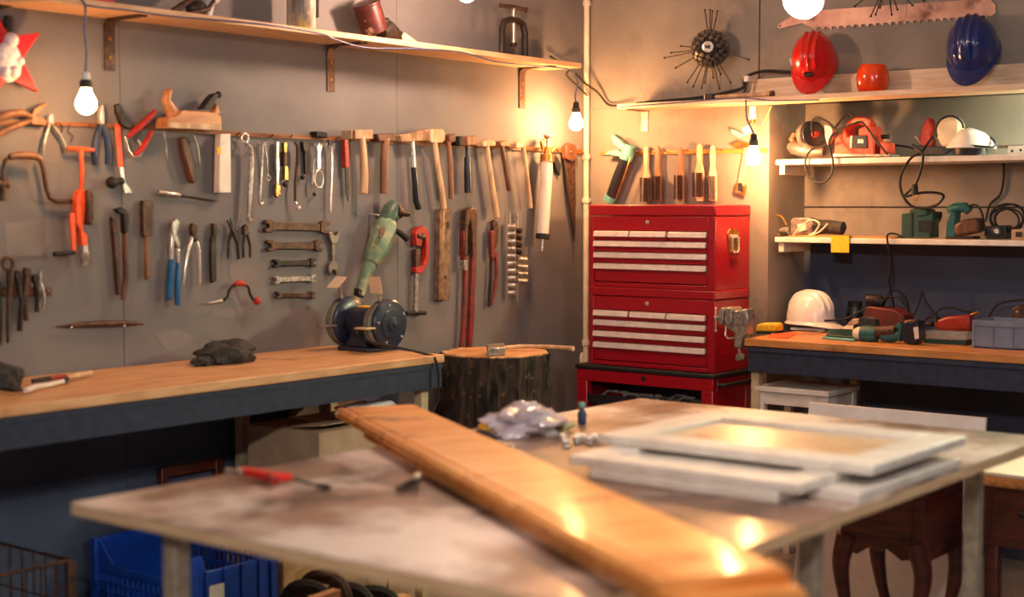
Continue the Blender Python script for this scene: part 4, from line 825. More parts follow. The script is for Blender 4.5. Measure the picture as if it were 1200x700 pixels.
T('black_glove', 'black knitted glove heap at the workbench end', 'glove', [('palm', CLOTH, crumple((p.x, p.y, ZB + .0005), (.05, .06, .045), 8, .3)), ('finger', BLACK, MB().rod(HZ(ZB + .03), [(6, 441), (16, 436), (25, 434)], 0, [4, 4, 3.4], 10)), ('finger', BLACK, MB().rod(HZ(ZB + .012), [(4, 456), (16, 458), (28, 457)], 0, [3, 2.4, 1.8], 8))])
# ------------------------------------------------------------------ right wall: rail with brushes, caulking gun
R_ = lambda *a: G(RW, *a)
RAILY = mat('yellow_strip', (196, 140, 60), (168, 112, 44), 0.5, scale=14, stretch=(.4, 1, 3))
rr = thing('tool_rail', 'yellowish wooden strip on the wall above the red chest holding brushes', 'tool rail', RW.P(800, 178, .005))
part('strip', R_(('p', [(704,178),(899,174),(899,179),(704,182)], 0.0, .011)), RAILY, rr, .001)
for x in (748, 762, 779, 806, 845): part('peg', MB().rod(RW, [(x, 179.5 - (x - 704) * .022, 0.0), (x, 178.5 - (x - 704) * .022, .03)], 0, .9, 6), RUST, rr)
T('caulking_gun', 'turquoise caulking gun with dark barrel hung over the strip', 'caulking gun', [
    ('cradle', TURQ, R_(('r', [(739,170),(735,181),(733,187)], .05, [6,8,8], 12))), ('nose_ring', TURQ, R_(('r', [(716,230),(713,236)], .05, [7,6.4], 14))),
    ('barrel', BLACKM, R_(('r', [(733,186),(724,208),(716,231)], .05, 6.4, 14))),
    ('rod', BRASS, R_(('r', [(739,184,.074),(731,208,.074),(722,232,.074)], .07, .9))),
    ('trigger', TURQ, R_(('p', [(737,174),(726,163),(718,157),(716,160),(719,169),(730,177)], .04, .06)), .003), ('grip', TURQ, R_(('p', [(732,181),(724,175),(711,178),(708,182),(716,182),(728,184)], .038, .062)), .003),
    ('plunger', IRON, R_(('r', [(738,172),(730,164),(722,158)], .066, 1), ('r', [(738,172),(748,178)], .05, 1.4)))])
WG = 'wire brushes hanging in a row on the strip'
for x, yt, yb_, w, hm, bm_, lab in ((757, 171, 208, 11, WOODL, BRISTLE, 'wire brush with the widest bristles, beside the caulking gun'), (770.5, 172, 206, 9, WOODM, BRISTLE, 'narrow dark wire brush close to the widest one'), (796.5, 173, 205, 10, WOODM, BRISTLE, 'wire brush with brown handle, alone in the middle of the row'),
                              (819, 169, 202, 12, WOODL, BRISTLE, 'wire brush with pale handle and yellowish bristles'), (834.5, 171, 206, 10, PINEX, mat('grey_bristles', (120, 104, 92), (92, 78, 70), .7, scale=200, bump=.3), 'pale wooden brush with grey bristles nearest the lit bulb')):
    s_ = -1
    pr = [('handle', hm, R_(('p', [(x-2.5,yt+2),(x,yt-1),(x+2.5,yt+2),(x+3,yt+12),(x+2.4,yb_-12),(x+w*.45,yb_-2),(x+w*.5,236),(x-w*.5+3,236),(x-w*.4,yb_-2),(x-2.4,yb_-12),(x-3,yt+12)], .012, .03)), .003)]
    b_ = MB()
    for k in range(13):
        y = yb_ + 1 + k * 2.2
        for j in range(4):
            xx = x - w * .42 + j * w * .26; b_.rod(RW, [(xx, y, .028), (xx - 1.2 - (j == 0) * 1.6, y + .6, .052 if j else .034)], 0, 1.05, 4)
    pr.append(('bristles', bm_, b_, 0))
    t = T('wire_brush', lab, 'wire brush', pr, WG)
    for c_ in t.children:
        if c_.name.startswith('bristles'): c_['kind'] = 'stuff'
T('wooden_stick', 'pale jointed wooden rule hanging beside the lit bulb, black clip at its foot', 'ruler', [
    ('rule', WOODL, R_(('p', bar(876, 172, 866, 226, 7), .012, .024)), .001), ('edge', CHROME, R_(('p', bar(878, 180, 869, 214, 1.6), .0235, .0262))),
    ('foot', BRASS, R_(('p', [(860,225),(862,214),(874,218),(872,230)], .008, .022)), .001), ('clip', BLACK, R_(('p', [(865,214),(870,215),(870,225),(864,223)], .0215, .034)), .002)])
T('paper_tag', 'small white paper tag tied above the black lamp socket', 'tag', [('tag', PAPER, R_(('p', [(869,150),(877,146),(881,154),(872,160)], .002, .004))), ('string', LEAD, R_(('r', [(877,147,.004),(881,140,.012),(879,132,.02)], .01, .6)))])
T('green_clip', 'pale green clip hooked on the wall beside the paper tag', 'clip', [('arm', TURQ, R_(('p', [(855,151),(861,152),(873,158),(868,162),(857,157)], .004, .02)), .002), ('jaw', BRASS, R_(('p', [(856,170),(866,165),(876,168),(878,173),(862,174)], .012, .026)), .002)])
T('glass_fuse', 'small glass fuse holder hanging under the helmet shelf edge', 'fuse', [('body', WHITEP, R_(('r', [(882,124),(882,140)], .03, [4,4.4], 12))), ('cap', BRASS, R_(('r', [(882,138),(882,144)], .03, [4.4,3], 12))), ('hanger', IRON, R_(('r', [(882,126,.0),(882,126,.03)], .02, 1)))])
cable('wall_lead', wire(RW, [(904, 124, .01), (899, 135, .01), (893, 147, .01)]), .004, WOODL, 'short tan lead slanting down under the helmet shelf')

# ------------------------------------------------------------------ spiky ball, saw
def spiky(px, py, rpx, tips, label, seed):
    c = RW.P(px, py, .085); k = pxm(c); r = rpx * k; random.seed(seed)
    t = thing('spiky_ball', label, 'metal sculpture', c - V((0, 0, r)), 'spiky metal balls on the wall')
    part('core', MB().ball(c, r * .93, 24, 16), IRON, t)
    part('hub', MB().lathe(c + V((.04, -.09, 0)).normalized() * r * .86, V((.04, -.09, 0)), [(0, r * .3), (.01, r * .3), (.012, r * .2), (.004, r * .17)], 20), CHROME, t)
    st_ = MB(); n = 130
    for i in range(n):
        z = 1 - 2 * (i + .5) / n; a = i * 2.399963; d = V((math.sqrt(1 - z * z) * math.cos(a), math.sqrt(1 - z * z) * math.sin(a), z))
        if d.dot(V((.4, -.9, 0))) > .86: continue
        st_.lathe(c + d * r * .86, d, [(0, r * .13), (r * .18, r * .13), (r * .19, r * .07)], 6)
    s_ = part('studs', st_, STEELD, t); s_['kind'] = 'stuff'
    for x, y in tips:
        tip = RW.P(x, y, .085 + random.uniform(-.04, .05)); d = (tip - c).normalized()
        part('spike', MB().tube([c + d * r * .8, tip - d * .006], .0022, 6).tube([tip - d * .006, tip], .0042, 6), IRON, t)
    part('mount', MB().tube([c, V((c.x, 0, c.z))], .01, 8), IRON, t)
spiky(832, 57, 21.5, [(778,68),(791,80),(805,97),(812,102.5),(826,98),(836,92),(845,88),(878,70),(826,11),(832,11),(835,12),(841,12),(797,54),(843,105),(856,97),(822,104),(786,62)], 'ball of rusty nuts with long spikes beside the helmet shelf cables', 3)
spiky(1040, -24, 19, [(1001,8),(1020,20),(1026,18),(1031,10),(1045,18),(1052,12),(1070,7),(1084,2)], 'spiked metal ball above the big saw blade', 5)
n = 24; teeth = []
for i in range(n):
    x0 = 952 + (1161 - 952) * i / n; x1 = 952 + (1161 - 952) * (i + 1) / n; y0 = 35 - 15.5 * (x0 - 952) / 209; y1 = 35 - 15.5 * (x1 - 952) / 209
    teeth += [(x0, y0 - 2.5), (x0 + (x1 - x0) * .55, y0 + 1.2), (x0 + (x1 - x0) * .6, y0 - 2.5)]
SAWM = mat('rosy_steel', (206, 160, 142), (180, 132, 116), .45, .15, scale=10, dirt=((110, 74, 62), 9, .55, .7))
T('saw_blade', 'long rusty two-man saw blade with big teeth on the wall', 'saw', [('blade', SAWM, R_(('p', [(911,32),(912,29),(926,19),(936,14),(960,12),(1060,5),(1150,-1),(1160,-1),(1167,6),(1167,15),(1161,19.5)] + teeth[::-1] + [(940,27),(914,33.5)], .004, .009)), 0), ('hole', IRON, R_(('p', circ(914, 30.5, 1.2), .0085, .0098)))])

# ------------------------------------------------------------------ helmets
def helmet(c, X, Y, Z, m, label, rest_z, ribs=3, badge=None, white=False, s=1.0):
    X, Y, Z = V(X).normalized(), V(Y).normalized(), V(Z).normalized(); M_ = Matrix((X, Y, Z)).transposed()
    a, b, hh = .104 * s, .128 * s, .15 * s; n, k = 72, 22; vs_ = []
    for j in range(k + 1):
        f = math.pi / 2 * j / k
        for i in range(n):
            t = 2 * math.pi * i / n; cx, cy = math.cos(t), math.sin(t); e = math.cos(f) ** .72
            x, y, z = a * e * cx, b * e * cy, hh * math.sin(f) ** .95
            up_ = max(0, min(1, (z / hh - .28) / .2))
            rib = sum(math.exp(-((x - q * s) / (.007 * s)) ** 2) for q in ((-.03, 0, .03) if ribs == 3 else (-.045, -.015, .015, .045))) * .007 * up_
            nrm = V((x / a / a, y / b / b, z / hh / hh)).normalized(); p_ = V((x, y, z)) + nrm * rib
            vs_.append(p_)
    shell = MB().add(vs_, [(j * n + i, j * n + (i + 1) % n, (j + 1) * n + (i + 1) % n, (j + 1) * n + i) for j in range(k) for i in range(n)])
    inner = [V((p_.x * .965, p_.y * .965, p_.z * .97)) for p_ in vs_]
    shell.add(inner, [(j * n + i, (j + 1) * n + i, (j + 1) * n + (i + 1) % n, j * n + (i + 1) % n) for j in range(k) for i in range(n)])
    br = []; 
    for i in range(n):
        t = 2 * math.pi * i / n; cx, cy = math.cos(t), math.sin(t); fr_ = max(0, cy) ** 3
        w = .012 * s + .05 * s * fr_; zz = -.006 * s - .016 * s * fr_
        br.append((V((a * cx, b * cy, .004 * s)), V(((a + w * .5) * cx, (b + w) * cy, zz)), V(((a + w * .5) * cx, (b + w) * cy, zz - .004 * s)), V((a * .962 * cx, b * .962 * cy, -.002 * s))))
    bm_ = MB().add([q for r_ in br for q in r_], [(i * 4 + j, ((i + 1) % n) * 4 + j, ((i + 1) % n) * 4 + (j + 1) % 4, i * 4 + (j + 1) % 4) for i in range(n) for j in range(4)])
    band = MB().tube([V((a * .93 * math.cos(2 * math.pi * i / 28), b * .93 * math.sin(2 * math.pi * i / 28), -.004 * s)) for i in range(28)], .006 * s, 6, True)
    parts = [('shell', m, shell), ('brim', m, bm_), ('headband', IRON if not white else PAPER, band)]
    if badge:
        parts.append(('badge', BLACK, MB().obox(V((0, b * .985, .04 * s)), (.04 * s, .012 * s, .022 * s), 0, -.25)))
        parts.append(('sticker', PAPER, MB().obox(V((a * .93, -.0 + .035, .052 * s)), (.01, .022 * s, .03 * s), .35, .5)))
    allv = [M_ @ v for p_ in parts for v in p_[2].v]; dz = rest_z - min(v.z for v in allv)
    c = V((c[0], c[1], 0))
    for p_ in parts: p_[2].v = [M_ @ v + c + V((0, 0, dz)) for v in p_[2].v]
    T('hard_hat', label, 'helmet', [p_ + (0,) for p_ in parts])
ZH = z1 + 0.0205
def face(yaw, el):
    """helmet leaning back: crown toward the room and up by el, peak pointing down"""
    d = V((math.sin(yaw), -math.cos(yaw), 0)); Z = d * math.cos(el) + V((0, 0, math.sin(el))); Y = d * math.sin(el) - V((0, 0, math.cos(el))); X = Y.cross(Z)
    return X, Y, Z
hp = YP(-.1).P(951, 100); helmet((hp.x, -.075), *face(R(14), R(46)), HELR, 'red ribbed hard hat with black badge leaning on the pale plank', ZH, 3, True, s=.84)
hp = YP(-.1).P(1137, 100); helmet((hp.x, -.075), *face(R(8), R(46)), HELB, 'dark blue ribbed hard hat leaning on the pale plank', ZH, 4, False, s=.89)
cp = YP(-.09).P(1023, 105); cp = V((cp.x, -.095, ZH))
T('orange_pot', 'glossy orange round pot between the red and blue hard hats', 'pot', [('pot', HELO, MB().lathe(cp, (0, 0, 1), [(0, .045), (.006, .052), (.03, .06), (.06, .0625), (.085, .058), (.1, .05), (.104, .046), (.1, .042), (.03, .05), (.02, .02)], 30)), ('rim', HELO, MB().tube([cp + V((.047 * math.cos(i * .2618), .047 * math.sin(i * .2618), .103)) for i in range(24)], .004, 6, True))], None, 0)
# hammer and leads on the helmet shelf
f = YP(-.14)
hz_ = ZH + .012
p0 = f.P(834, 114); p1 = f.P(903, 112)
T('small_hammer', 'small hammer with black head lying on the helmet shelf', 'hammer', [('head', BLACKM, MB().box((p0.x - .02, -.165, ZH), (p0.x + .018, -.115, ZH + .024)), .004), ('face_cap', CHROME, MB().box((p0.x - .026, -.16, ZH + .002), (p0.x - .02, -.12, ZH + .022)), .002), ('handle', WOODL, MB().tube([(p0.x + .016, -.14, hz_), (p1.x - .03, -.14, hz_), (p1.x, -.14, hz_)], [.008, .01, .012], 10)), ('end_cap', WOODD, MB().tube([(p1.x, -.14, hz_), (p1.x + .014, -.14, hz_)], .0135, 10))])
cable('black_cable', [(p0.x - .42, -.06, ZH + .008), (p0.x - .25, -.07, ZH + .012), (p0.x - .1, -.05, ZH + .02), (p0.x + .02, -.06, ZH + .034), (p0.x + .1, -.06, ZH + .05), (p0.x + .11, -.06, ZH + .09), (p0.x + .18, -.04, ZH + .115), (p0.x + .3, -.03, ZH + .105)], .007, BLACK, 'thick black cable coiled on the helmet shelf under the spiky ball')
cable('thin_lead', wire(YP(-.184), [(725, 126), (760, 123), (800, 120), (835, 117), (874, 115), (905, 118), (960, 117)]), .003, LEAD, 'blue-grey lead running along the helmet shelf edge')
T('wire_connector', 'small white wire connector among the shelf cables', 'connector', [('body', WHITEP, MB().obox((p0.x + .125, -.07, ZH + .085), (.022, .02, .024)), .003), ('tail', IRON, MB().tube([(p0.x + .125, -.07, ZH + .073), (p0.x + .12, -.075, ZH + .04), (p0.x + .105, -.08, ZH + .012), (p0.x + .13, -.085, ZH + .004)], .005, 6))])

# ------------------------------------------------------------------ power tools on the recess shelves
M1 = YP(.1); Z1 = 1.5925
def fl(fr, pts, z):           # drop a pixel outline so its lowest point stands on z
    P = [fr.P(x, y) for x, y in pts]; return P
def K(*a): return G(M1, *a)
ANT = mat('grey_metal_casting', (150, 136, 128), (116, 104, 100), .45, .5, scale=30)
SALM = mat('faded_red_plastic', (214, 74, 48), (188, 56, 36), .45, scale=16, dirt=((236, 160, 130), 20, .6, .75))
T('angle_grinder', 'grey angle grinder with dark cutting disc lying on the recess shelf', 'angle grinder', [
    ('motor', ANT, K(('r', [(924,171),(930,173),(946,176),(950,176)], 0, [4,8.6,8.6,7], 14))), ('gear_head', ANT, K(('r', [(946,177),(962,178),(966,178)], 0, [7.5,6,5], 12))),
    ('guard', ANT, K(('r', [(946,158,.0),(951,157,.02)], 0, [15.5,15], 20))), ('disc', BLACKM, K(('r', [(950,157,.02),(954,157,.035)], 0, [15,14.5], 24))), ('flange', REDT, K(('r', [(954,157,.036),(958,157,.046)], 0, [4.5,3], 12))),
    ('side_grip', WOODM, K(('r', [(934,172),(928,163),(932,156)], -.02, [3,4.5,4], 10))), ('shade', IVORY, K(('p', [(966,146),(976,148),(979,154),(974,162),(970,170),(967,160)], -.01, .03)), .003)])
T('electric_planer', 'faded red electric planer with black vent on the recess shelf', 'planer', [
    ('body', SALM, K(('p', [(977,180),(978,162),(987,156),(992,147),(995,160),(1010,159),(1010,151),(1018,148),(1027,147),(1030,160),(1032,182),(978,182)], -.05, .05)), .006),
    ('handle', SALM, K(('r', [(993,157),(997,147),(1005,142),(1017,142),(1022,149)], 0, [5,5.5,5.5,5.5,6], 12))), ('hand_cap', mat('pale_red_plastic', (232, 132, 104), (214, 112, 86), .4, scale=16), K(('p', [(996,143),(1003,139),(1016,137.5),(1022,140),(1023,146),(1012,143),(1000,145)], -.03, .03)), .006),
    ('vent', BLACKM, K(('p', [(999,158.5),(1016,158.5),(1017,174),(998,174)], .048, .055)), .003), ('window', CHROME, K(('p', [(1005,163),(1012,163),(1012,168),(1005,168)], .054, .0565)), .001), ('trim', CHROME, K(('p', [(996.5,159),(999.5,158.5),(998.5,174),(995.5,174)], .048, .056)), .001),
    ('front_fence', SALM, K(('p', [(1032,166),(1045,167),(1046,179),(1036,182),(1031,182)], -.04, .035)), .004), ('depth_knob', BLACK, K(('r', [(1033,160.5),(1042,160)], .01, 2.8, 10))), ('sole', STEEL, K(('p', [(976,180.5),(1050,180.5),(1050,183.5),(976,183.5)], -.05, .05)), .001)])
T('jigsaw', 'orange handled jigsaw standing on the recess shelf beside the white sander', 'jigsaw', [
    ('handle', SALM, K(('p', [(1078,176),(1077,160),(1081,148),(1088,137),(1093,140),(1096,150),(1092,158),(1096,166),(1094,176)], -.12, -.07)), .008), ('shoe', BLACKM, K(('p', [(1070,173),(1076,170),(1110,172),(1116,180),(1115,182),(1071,182)], -.14, -.05)), .003),
    ('body', IVORY, K(('p', [(1097,160),(1097,148),(1102,139),(1112,136),(1124,138),(1129,146),(1128,160),(1120,172),(1104,172)], -.13, -.06)), .01), ('blade', STEEL, K(('p', [(1071,160),(1073,159),(1083,170),(1081,172)], -.09, -.086)))])
T('sander', 'white domed sander with black base on the recess shelf', 'sander', [
    ('dome', WHITEP, K(('r', [(1141,151),(1140,154),(1139.5,160),(1139,168),(1138.5,173)], .05, [5,14,20,25,27], 22))), ('base', BLACKM, K(('r', [(1138.5,172),(1138,182)], .05, [22,20], 20))),
    ('skirt', WHITEP, K(('r', [(1138.5,171.5),(1138.4,174)], .05, [28,28.5], 22)))])
T('metal_strip', 'pale drilled metal strip on the recess shelf beyond the sander', 'metal strip', [('strip', WHITE, K(('p', [(1181,171),(1230,170),(1230,181.5),(1181,182)], -.01, .012)), .001), ('hole', BLACK, K(('p', circ(1186, 177, 1.6), .0115, .013))), ('hole', BLACK, K(('p', circ(1196, 176, 1.6), .0115, .013))), ('bar', RUST, K(('p', [(1168,170.5),(1200,169.5),(1200,172.5),(1168,174)], -.02, -.006)), .001)])
CG = None
cable('power_cord', wire(M1, [(953,160,.06),(951,145,.05),(957,138,.05),(970,143,.05),(980,152,.06),(992,148,.06),(1006,143,.06),(1013,146,.06),(1027,165,.07),(1040,181,.08)]), .0045, BLACK, 'black cord looping over the red planer on the recess shelf')
cable('power_cord', wire(M1, [(978,150,.03),(990,136,.03),(996,133,.03),(1001,138,.03)]), .0045, BLACK, 'short black cord bow behind the red planer')
cable('power_cord', wire(M1, [(982,155,.07),(974,160,.08),(972,170,.09),(974,181,.112),(976,190,.115),(974,205,.115),(964,214,.115),(950,210,.115),(944,196,.115),(945,184,.112),(952,175,.1),(968,170,.09)]), .0045, BLACK, 'black cord loop hanging over the edge of the recess shelf below the grinder')
cable('power_cord', wire(M1, [(1093,160,.06),(1086,170,.08),(1079,179,.112),(1067,186,.115),(1056,205,.115),(1056,224,.115),(1066,240,.1),(1080,244,.09),(1098,240,.09),(1106,230,.1),(1097,226,.11),(1080,226,.115),(1060,230,.115),(1073,216,.115),(1080,195,.115),(1081,180,.115),(1070,170,.1)]), .005, BLACK, 'black cord with plug hanging in a loop between the recess shelves')
T('plug', 'black two-pin plug dangling from the hanging cord loop', 'plug', [('body', BLACK, K(('r', [(1072,216),(1072,228)], .128, [3.4,4.4], 10))), ('pin', BRASS, K(('r', [(1070.5,228),(1070.5,236)], .128, .9, 6))), ('pin', BRASS, K(('r', [(1074,228),(1074,236)], .128, .9, 6)))])
cable('power_cord', wire(M1, [(1098,160,.06),(1097,150,.05),(1103,140,.04),(1115,136,.03),(1126,142,.03),(1129,150,.02)]), .0045, BLACK, 'black cord arched over the jigsaw body')
cable('power_cord', wire(M1, [(1108,180,.09),(1118,174,.085),(1135,171,.125),(1155,172,.12),(1165,172,.1),(1166,166,.06),(1158,160,.03),(1150,158,.0)]), .005, CLOTH, 'grey-green cord wound around the white sander')
cable('power_cord', wire(YP(.2), [(1046,170,.02),(1062,172,.04),(1080,176,.04)]), .004, BLACK, 'thin black cord behind the hanging plug cord')
cable('wall_cable', wire(RB, [(1176,190,.01),(1176,210,.01),(1172,228,.01),(1160,240,.01),(1155,260,.012)]), .005, BLACK, 'black cord running down the recess wall between the shelves')

Z2 = 1.2745
T('grey_drill', 'old grey drill lying at the recess side on the lower shelf', 'drill', [('body', ANT, K(('p', [(926,275),(926,258),(930,255),(952,255),(957,258),(957,276)], -.03, .03)), .006), ('motor', CLOTH, K(('r', [(955,266),(972,266),(988,268),(990,269)], 0, [9,8.5,8,4], 12))), ('chuck', STEEL, K(('r', [(926,270),(920,270),(914,270)], 0, [4.5,4,2.5], 10))), ('switch', IVORY, K(('p', [(934,263),(944,262),(946,270),(936,272)], .028, .036)), .002)])
cable('power_cord', wire(M1, [(914,276,.02),(905,272,.03),(901,262,.03),(906,253,.03),(916,254,.02),(922,264,.02)]), .004, BRASS, 'tan cord loop beside the old grey drill')
cable('power_cord', wire(M1, [(930,276,.05),(938,266,.055),(950,258,.055),(960,262,.06),(955,272,.06),(948,276,.06),(960,272,.08),(970,262,.08)]), .0035, IVORY, 'pale thin cord tangled on the old grey drill')
single('thin_board', MB().box((M1.P(936, 276).x, .01, Z2), (M1.P(1062, 276).x, .09, Z2 + .007)), BENCHX, 'thin orange board lying on the lower recess shelf', 'board', bevel=.001)
T('yellow_tape', 'bright yellow note folded over the lower shelf edge', 'note', [('note', YELLOW, MB().box((YP(-.004).P(974, 285).x, -.005, YP(-.004).P(985, 296).z), (YP(-.004).P(995, 285).x, -.001, Z2 + .01)).box((YP(-.004).P(974, 285).x, -.005, Z2 + .0085), (YP(-.004).P(995, 285).x, .03, Z2 + .01)), 0)])
T('green_planer', 'dark green power planer standing on the lower recess shelf', 'planer', [('body', DKGREEN, K(('p', [(1056,279),(1056,250),(1066,249),(1068,245),(1084,243),(1090,249),(1100,249),(1100,258),(1096,262),(1096,279)], -.04, .05)), .004), ('band', BLACK, K(('p', [(1067,250),(1071,250),(1071,279),(1067,279)], -.041, .053)), .001), ('top_cap', DKGREEN, K(('p', [(1074,246),(1080,242),(1092,246),(1094,252),(1074,254)], -.03, .056)), .004), ('knob', BLACK, K(('r', [(1096,252),(1103,252)], .0, 4, 10))), ('vent', BLACKM, K(('p', [(1076,258),(1092,258),(1092,272),(1076,272)], .0495, .0525)), .001)])
T('palm_sander', 'teal and brown palm sander on the lower recess shelf', 'sander', [('handle', TEAL, K(('r', [(1112,248),(1120,244),(1131,243),(1136,248)], .0, [6,6.5,6,5], 12))), ('neck', TEAL, K(('p', [(1108,279),(1109,262),(1113,248),(1124,248),(1122,262),(1126,279)], -.03, .03)), .006), ('dust_bag', WOODD, K(('p', [(1118,263),(1130,257),(1150,255),(1153,262),(1152,272),(1122,277),(1117,272)], -.02, .05)), .012), ('plate', IRON, K(('p', [(1108,277),(1146,277),(1146,280),(1108,280)], -.03, .04)), .001)])
T('black_motor', 'small black motor with round dial on the lower recess shelf', 'motor', [('housing', BLACKM, K(('p', [(1155,280),(1155,265),(1184,264),(1184,280)], -.04, .03)), .003), ('dial', IRON, K(('r', [(1168,271,.03),(1168,271,.04)], 0, 6, 18))), ('dial_hub', STEEL, K(('r', [(1168,271,.04),(1168,271,.045)], 0, 3, 12)))])
T('open_box', 'small pale cardboard box at the end of the lower shelf', 'box', [('box', CARD, K(('p', [(1185,281),(1185,269),(1215,268),(1215,282)], -.03, .045)), .002), ('slot', BLACK, K(('p', [(1190,272),(1198,272),(1198,278),(1190,278)], .0445, .0465)))])
pts = []
for i in range(64):
    a = i * .42; pts.append((1180 + 18 * math.cos(a) + 4 * math.sin(a * .37), 256 + 14 * math.sin(a) + 3 * math.cos(a * .53), -.03 + .0006 * i))
cable('coiled_cord', wire(M1, pts), .004, BLACK, 'black cord heaped in coils over the small black motor')
cable('power_cord', wire(M1, [(1130,246,.0),(1142,240,.0),(1150,248,.01),(1153,262,.02),(1155,276,.05)]), .0045, BLACK, 'black cord curving from the teal sander')
cable('power_cord', wire(YP(-.008), [(1058,278,-.03),(1048,274,-.02),(1040,276,.0),(1041,290,.0),(1044,310,-.02),(1042,330,-.06),(1046,352,-.12),(1050,376,-.16)]), .004, BLACK, 'black cord dropping from the lower shelf to the bench')
# tube lamp fixed under the helmet shelf
lt = thing('tube_lamp', 'short lit tube lamp fixed under the helmet shelf', 'lamp', (2.55, .1, 1.80))
part('housing', MB().box((2.15, .18, 1.8165), (2.8, .22, 1.8355)), WHITEP, lt, .002)
part('tube', MB().tube([(2.16, .2, 1.806), (2.79, .2, 1.806)], .009, 12), emit('lit_tube', (.92, 1.0, .66), 1500), lt)
# ------------------------------------------------------------------ things on the right bench
ZQ = ZB + .0005
def bp_(px, py): return HZ(ZB).P(px, py)
def on(fr_y, *a): return G(YP(fr_y), *a)
c = bp_(942, 388); helmet((c.x, c.y + .06), (-.25, -.97, 0), (.97, -.25, 0), (0, 0, 1), WHITEP, 'white hard hat standing on the right workbench', ZQ + .012, 3, False, True, s=.84)
T('hat_harness', 'pale harness folded under the white hard hat', 'harness', [('strap', PAPER, MB().obox((c.x, c.y + .06, ZQ + .006), (.14, .11, .011), .2), .002)])
y_ = bp_(900, 391).y
T('yellow_sponge', 'yellow sponge on a black pad at the bench corner', 'sponge', [('sponge', YELLOW, on(y_ + .03, ('p', [(885,389),(886,381),(893,379),(912,379),(915,382),(914,389)], -.03, .03)), .008), ('pad', BLACK, on(y_ + .03, ('p', [(886,391.5),(886,388.6),(914,388.6),(914,391)], -.032, .032)), .001)])
a_ = bp_(910, 394)
T('sandpaper', 'orange sandpaper sheet lying on the right bench', 'sandpaper', [('sheet', mat('sandpaper_orange', (206, 92, 50), (188, 78, 42), .9, scale=120), MB().prism([bp_(900, 396) + V((0, 0, .0006)), bp_(924, 397) + V((0, 0, .0006)), bp_(935, 391) + V((0, 0, .0006)), bp_(905, 391) + V((0, 0, .0006))], (0, 0, .002)))])
T('paper_sheets', 'loose pale paper sheets curling on the right bench', 'paper', [('sheet', PAPER, MB().prism([bp_(936, 395) + V((0, 0, .004)), bp_(958, 391) + V((0, 0, .006)), bp_(998, 388) + V((0, 0, .01)), bp_(972, 388) + V((0, 0, .002))], (0, 0, .0015))), ('sheet', PAPER, MB().prism([bp_(978, 392) + V((0, 0, .004)), bp_(1000, 391) + V((0, 0, .012)), bp_(1000, 386) + V((0, 0, .03)), bp_(986, 388) + V((0, 0, .012))], (0, 0, .0015)))], None, 0)
g_ = bp_(985, 398)
T('green_tray', 'flat dark tray with green lip beside the teal driver', 'tray', [('tray', DKGREEN, MB().prism([bp_(968, 397) + V((0, 0, .001)), bp_(1004, 399.5) + V((0, 0, .001)), bp_(1008, 391) + V((0, 0, .001)), bp_(972, 389) + V((0, 0, .001))], (0, 0, .014)), .003), ('lip', TURQ, MB().prism([bp_(963, 397.5) + V((0, 0, .001)), bp_(1000, 401) + V((0, 0, .001)), bp_(1004, 399.6) + V((0, 0, .001)), bp_(968, 396.6) + V((0, 0, .001))], (0, 0, .007)), .002)])
y2 = bp_(1030, 402).y + .03
IMP = lambda *a: on(y2, *a)
T('impact_driver', 'teal cordless driver with black battery lying on the right bench', 'cordless driver', [
    ('nose', IVORY, IMP(('r', [(1001,391),(1005,391),(1012,391)], 0, [5,7.5,8.5], 14))), ('motor', TEAL, IMP(('r', [(1010,391),(1018,391.5),(1028,392)], 0, [9.5,10,9], 16))), ('gear_case', RUST, IMP(('r', [(1026,390),(1040,389),(1050,388)], 0, [8,7.5,7], 12))),
    ('handle', TEAL, IMP(('r', [(1034,393),(1046,395),(1058,392)], .0, [7,6.5,6], 10))), ('brace_strut', TEAL, IMP(('p', [(1047,384),(1056,378),(1060,382),(1056,401),(1051,398),(1055,386)], -.02, .02)), .003),
    ('battery', BLACKM, IMP(('p', [(1058,379),(1062,376),(1078,377),(1082,380),(1082,399),(1076,404.5),(1062,403.5),(1057,399)], -.035, .04)), .006), ('label', PAPER, IMP(('p', [(1070,384),(1076,383),(1077,397),(1072,398)], .0395, .0415))), ('battery_latch', BRASS, IMP(('p', [(1060,375.6),(1076,375.6),(1076,378),(1060,378)], -.02, .03)), .001)])
y3 = bp_(1120, 398).y + .05
T('red_grip_gun', 'brick-red handled heat tool lying on the right bench', 'heat gun', [('grip', mat('brick_red_plastic', (146, 44, 32), (120, 34, 26), .4, scale=20), on(y3, ('p', [(1093,381),(1096,376),(1110,371),(1140,369),(1140,388),(1112,388),(1098,386)], -.02, .025)), .01), ('nozzle', IRON, on(y3, ('r', [(1094,380),(1086,380),(1080,381)], .0, [3.5,2.6,2], 10))), ('bit', BRASS, on(y3, ('r', [(1136,370),(1146,366),(1150,369)], .0, 1.6))), ('stand', IRON, on(y3, ('p', [(1098,386),(1138,387),(1136,394),(1100,394)], -.03, .012)), .002)])
y4 = bp_(1110, 404).y + .02
sb_ = T('screw_box', 'clear lidded box of brass screws on the right bench', 'box', [('tray', DKGREEN, on(y4, ('p', [(1082,404),(1082,397),(1137,399),(1137,407)], -.05, .02)), .002), ('lid', glass('clear_lid', (200, 200, 196), .15, .35), on(y4, ('p', [(1083,397),(1083,388),(1137,390),(1137,399)], -.05, .02)), .001)])
scr = MB(); random.seed(4)
for i in range(26):
    q = YP(y4).P(1086 + i * 1.3, 393.5 + random.uniform(-1.2, 1.2) + i * .05, random.uniform(-.02, .016)); scr.tube([q, q + V((random.uniform(-.01, .01), random.uniform(-.008, .008), random.uniform(-.006, .006)))], .0024, 5)
s_ = part('screws', scr, BRASS, sb_); s_['kind'] = 'stuff'
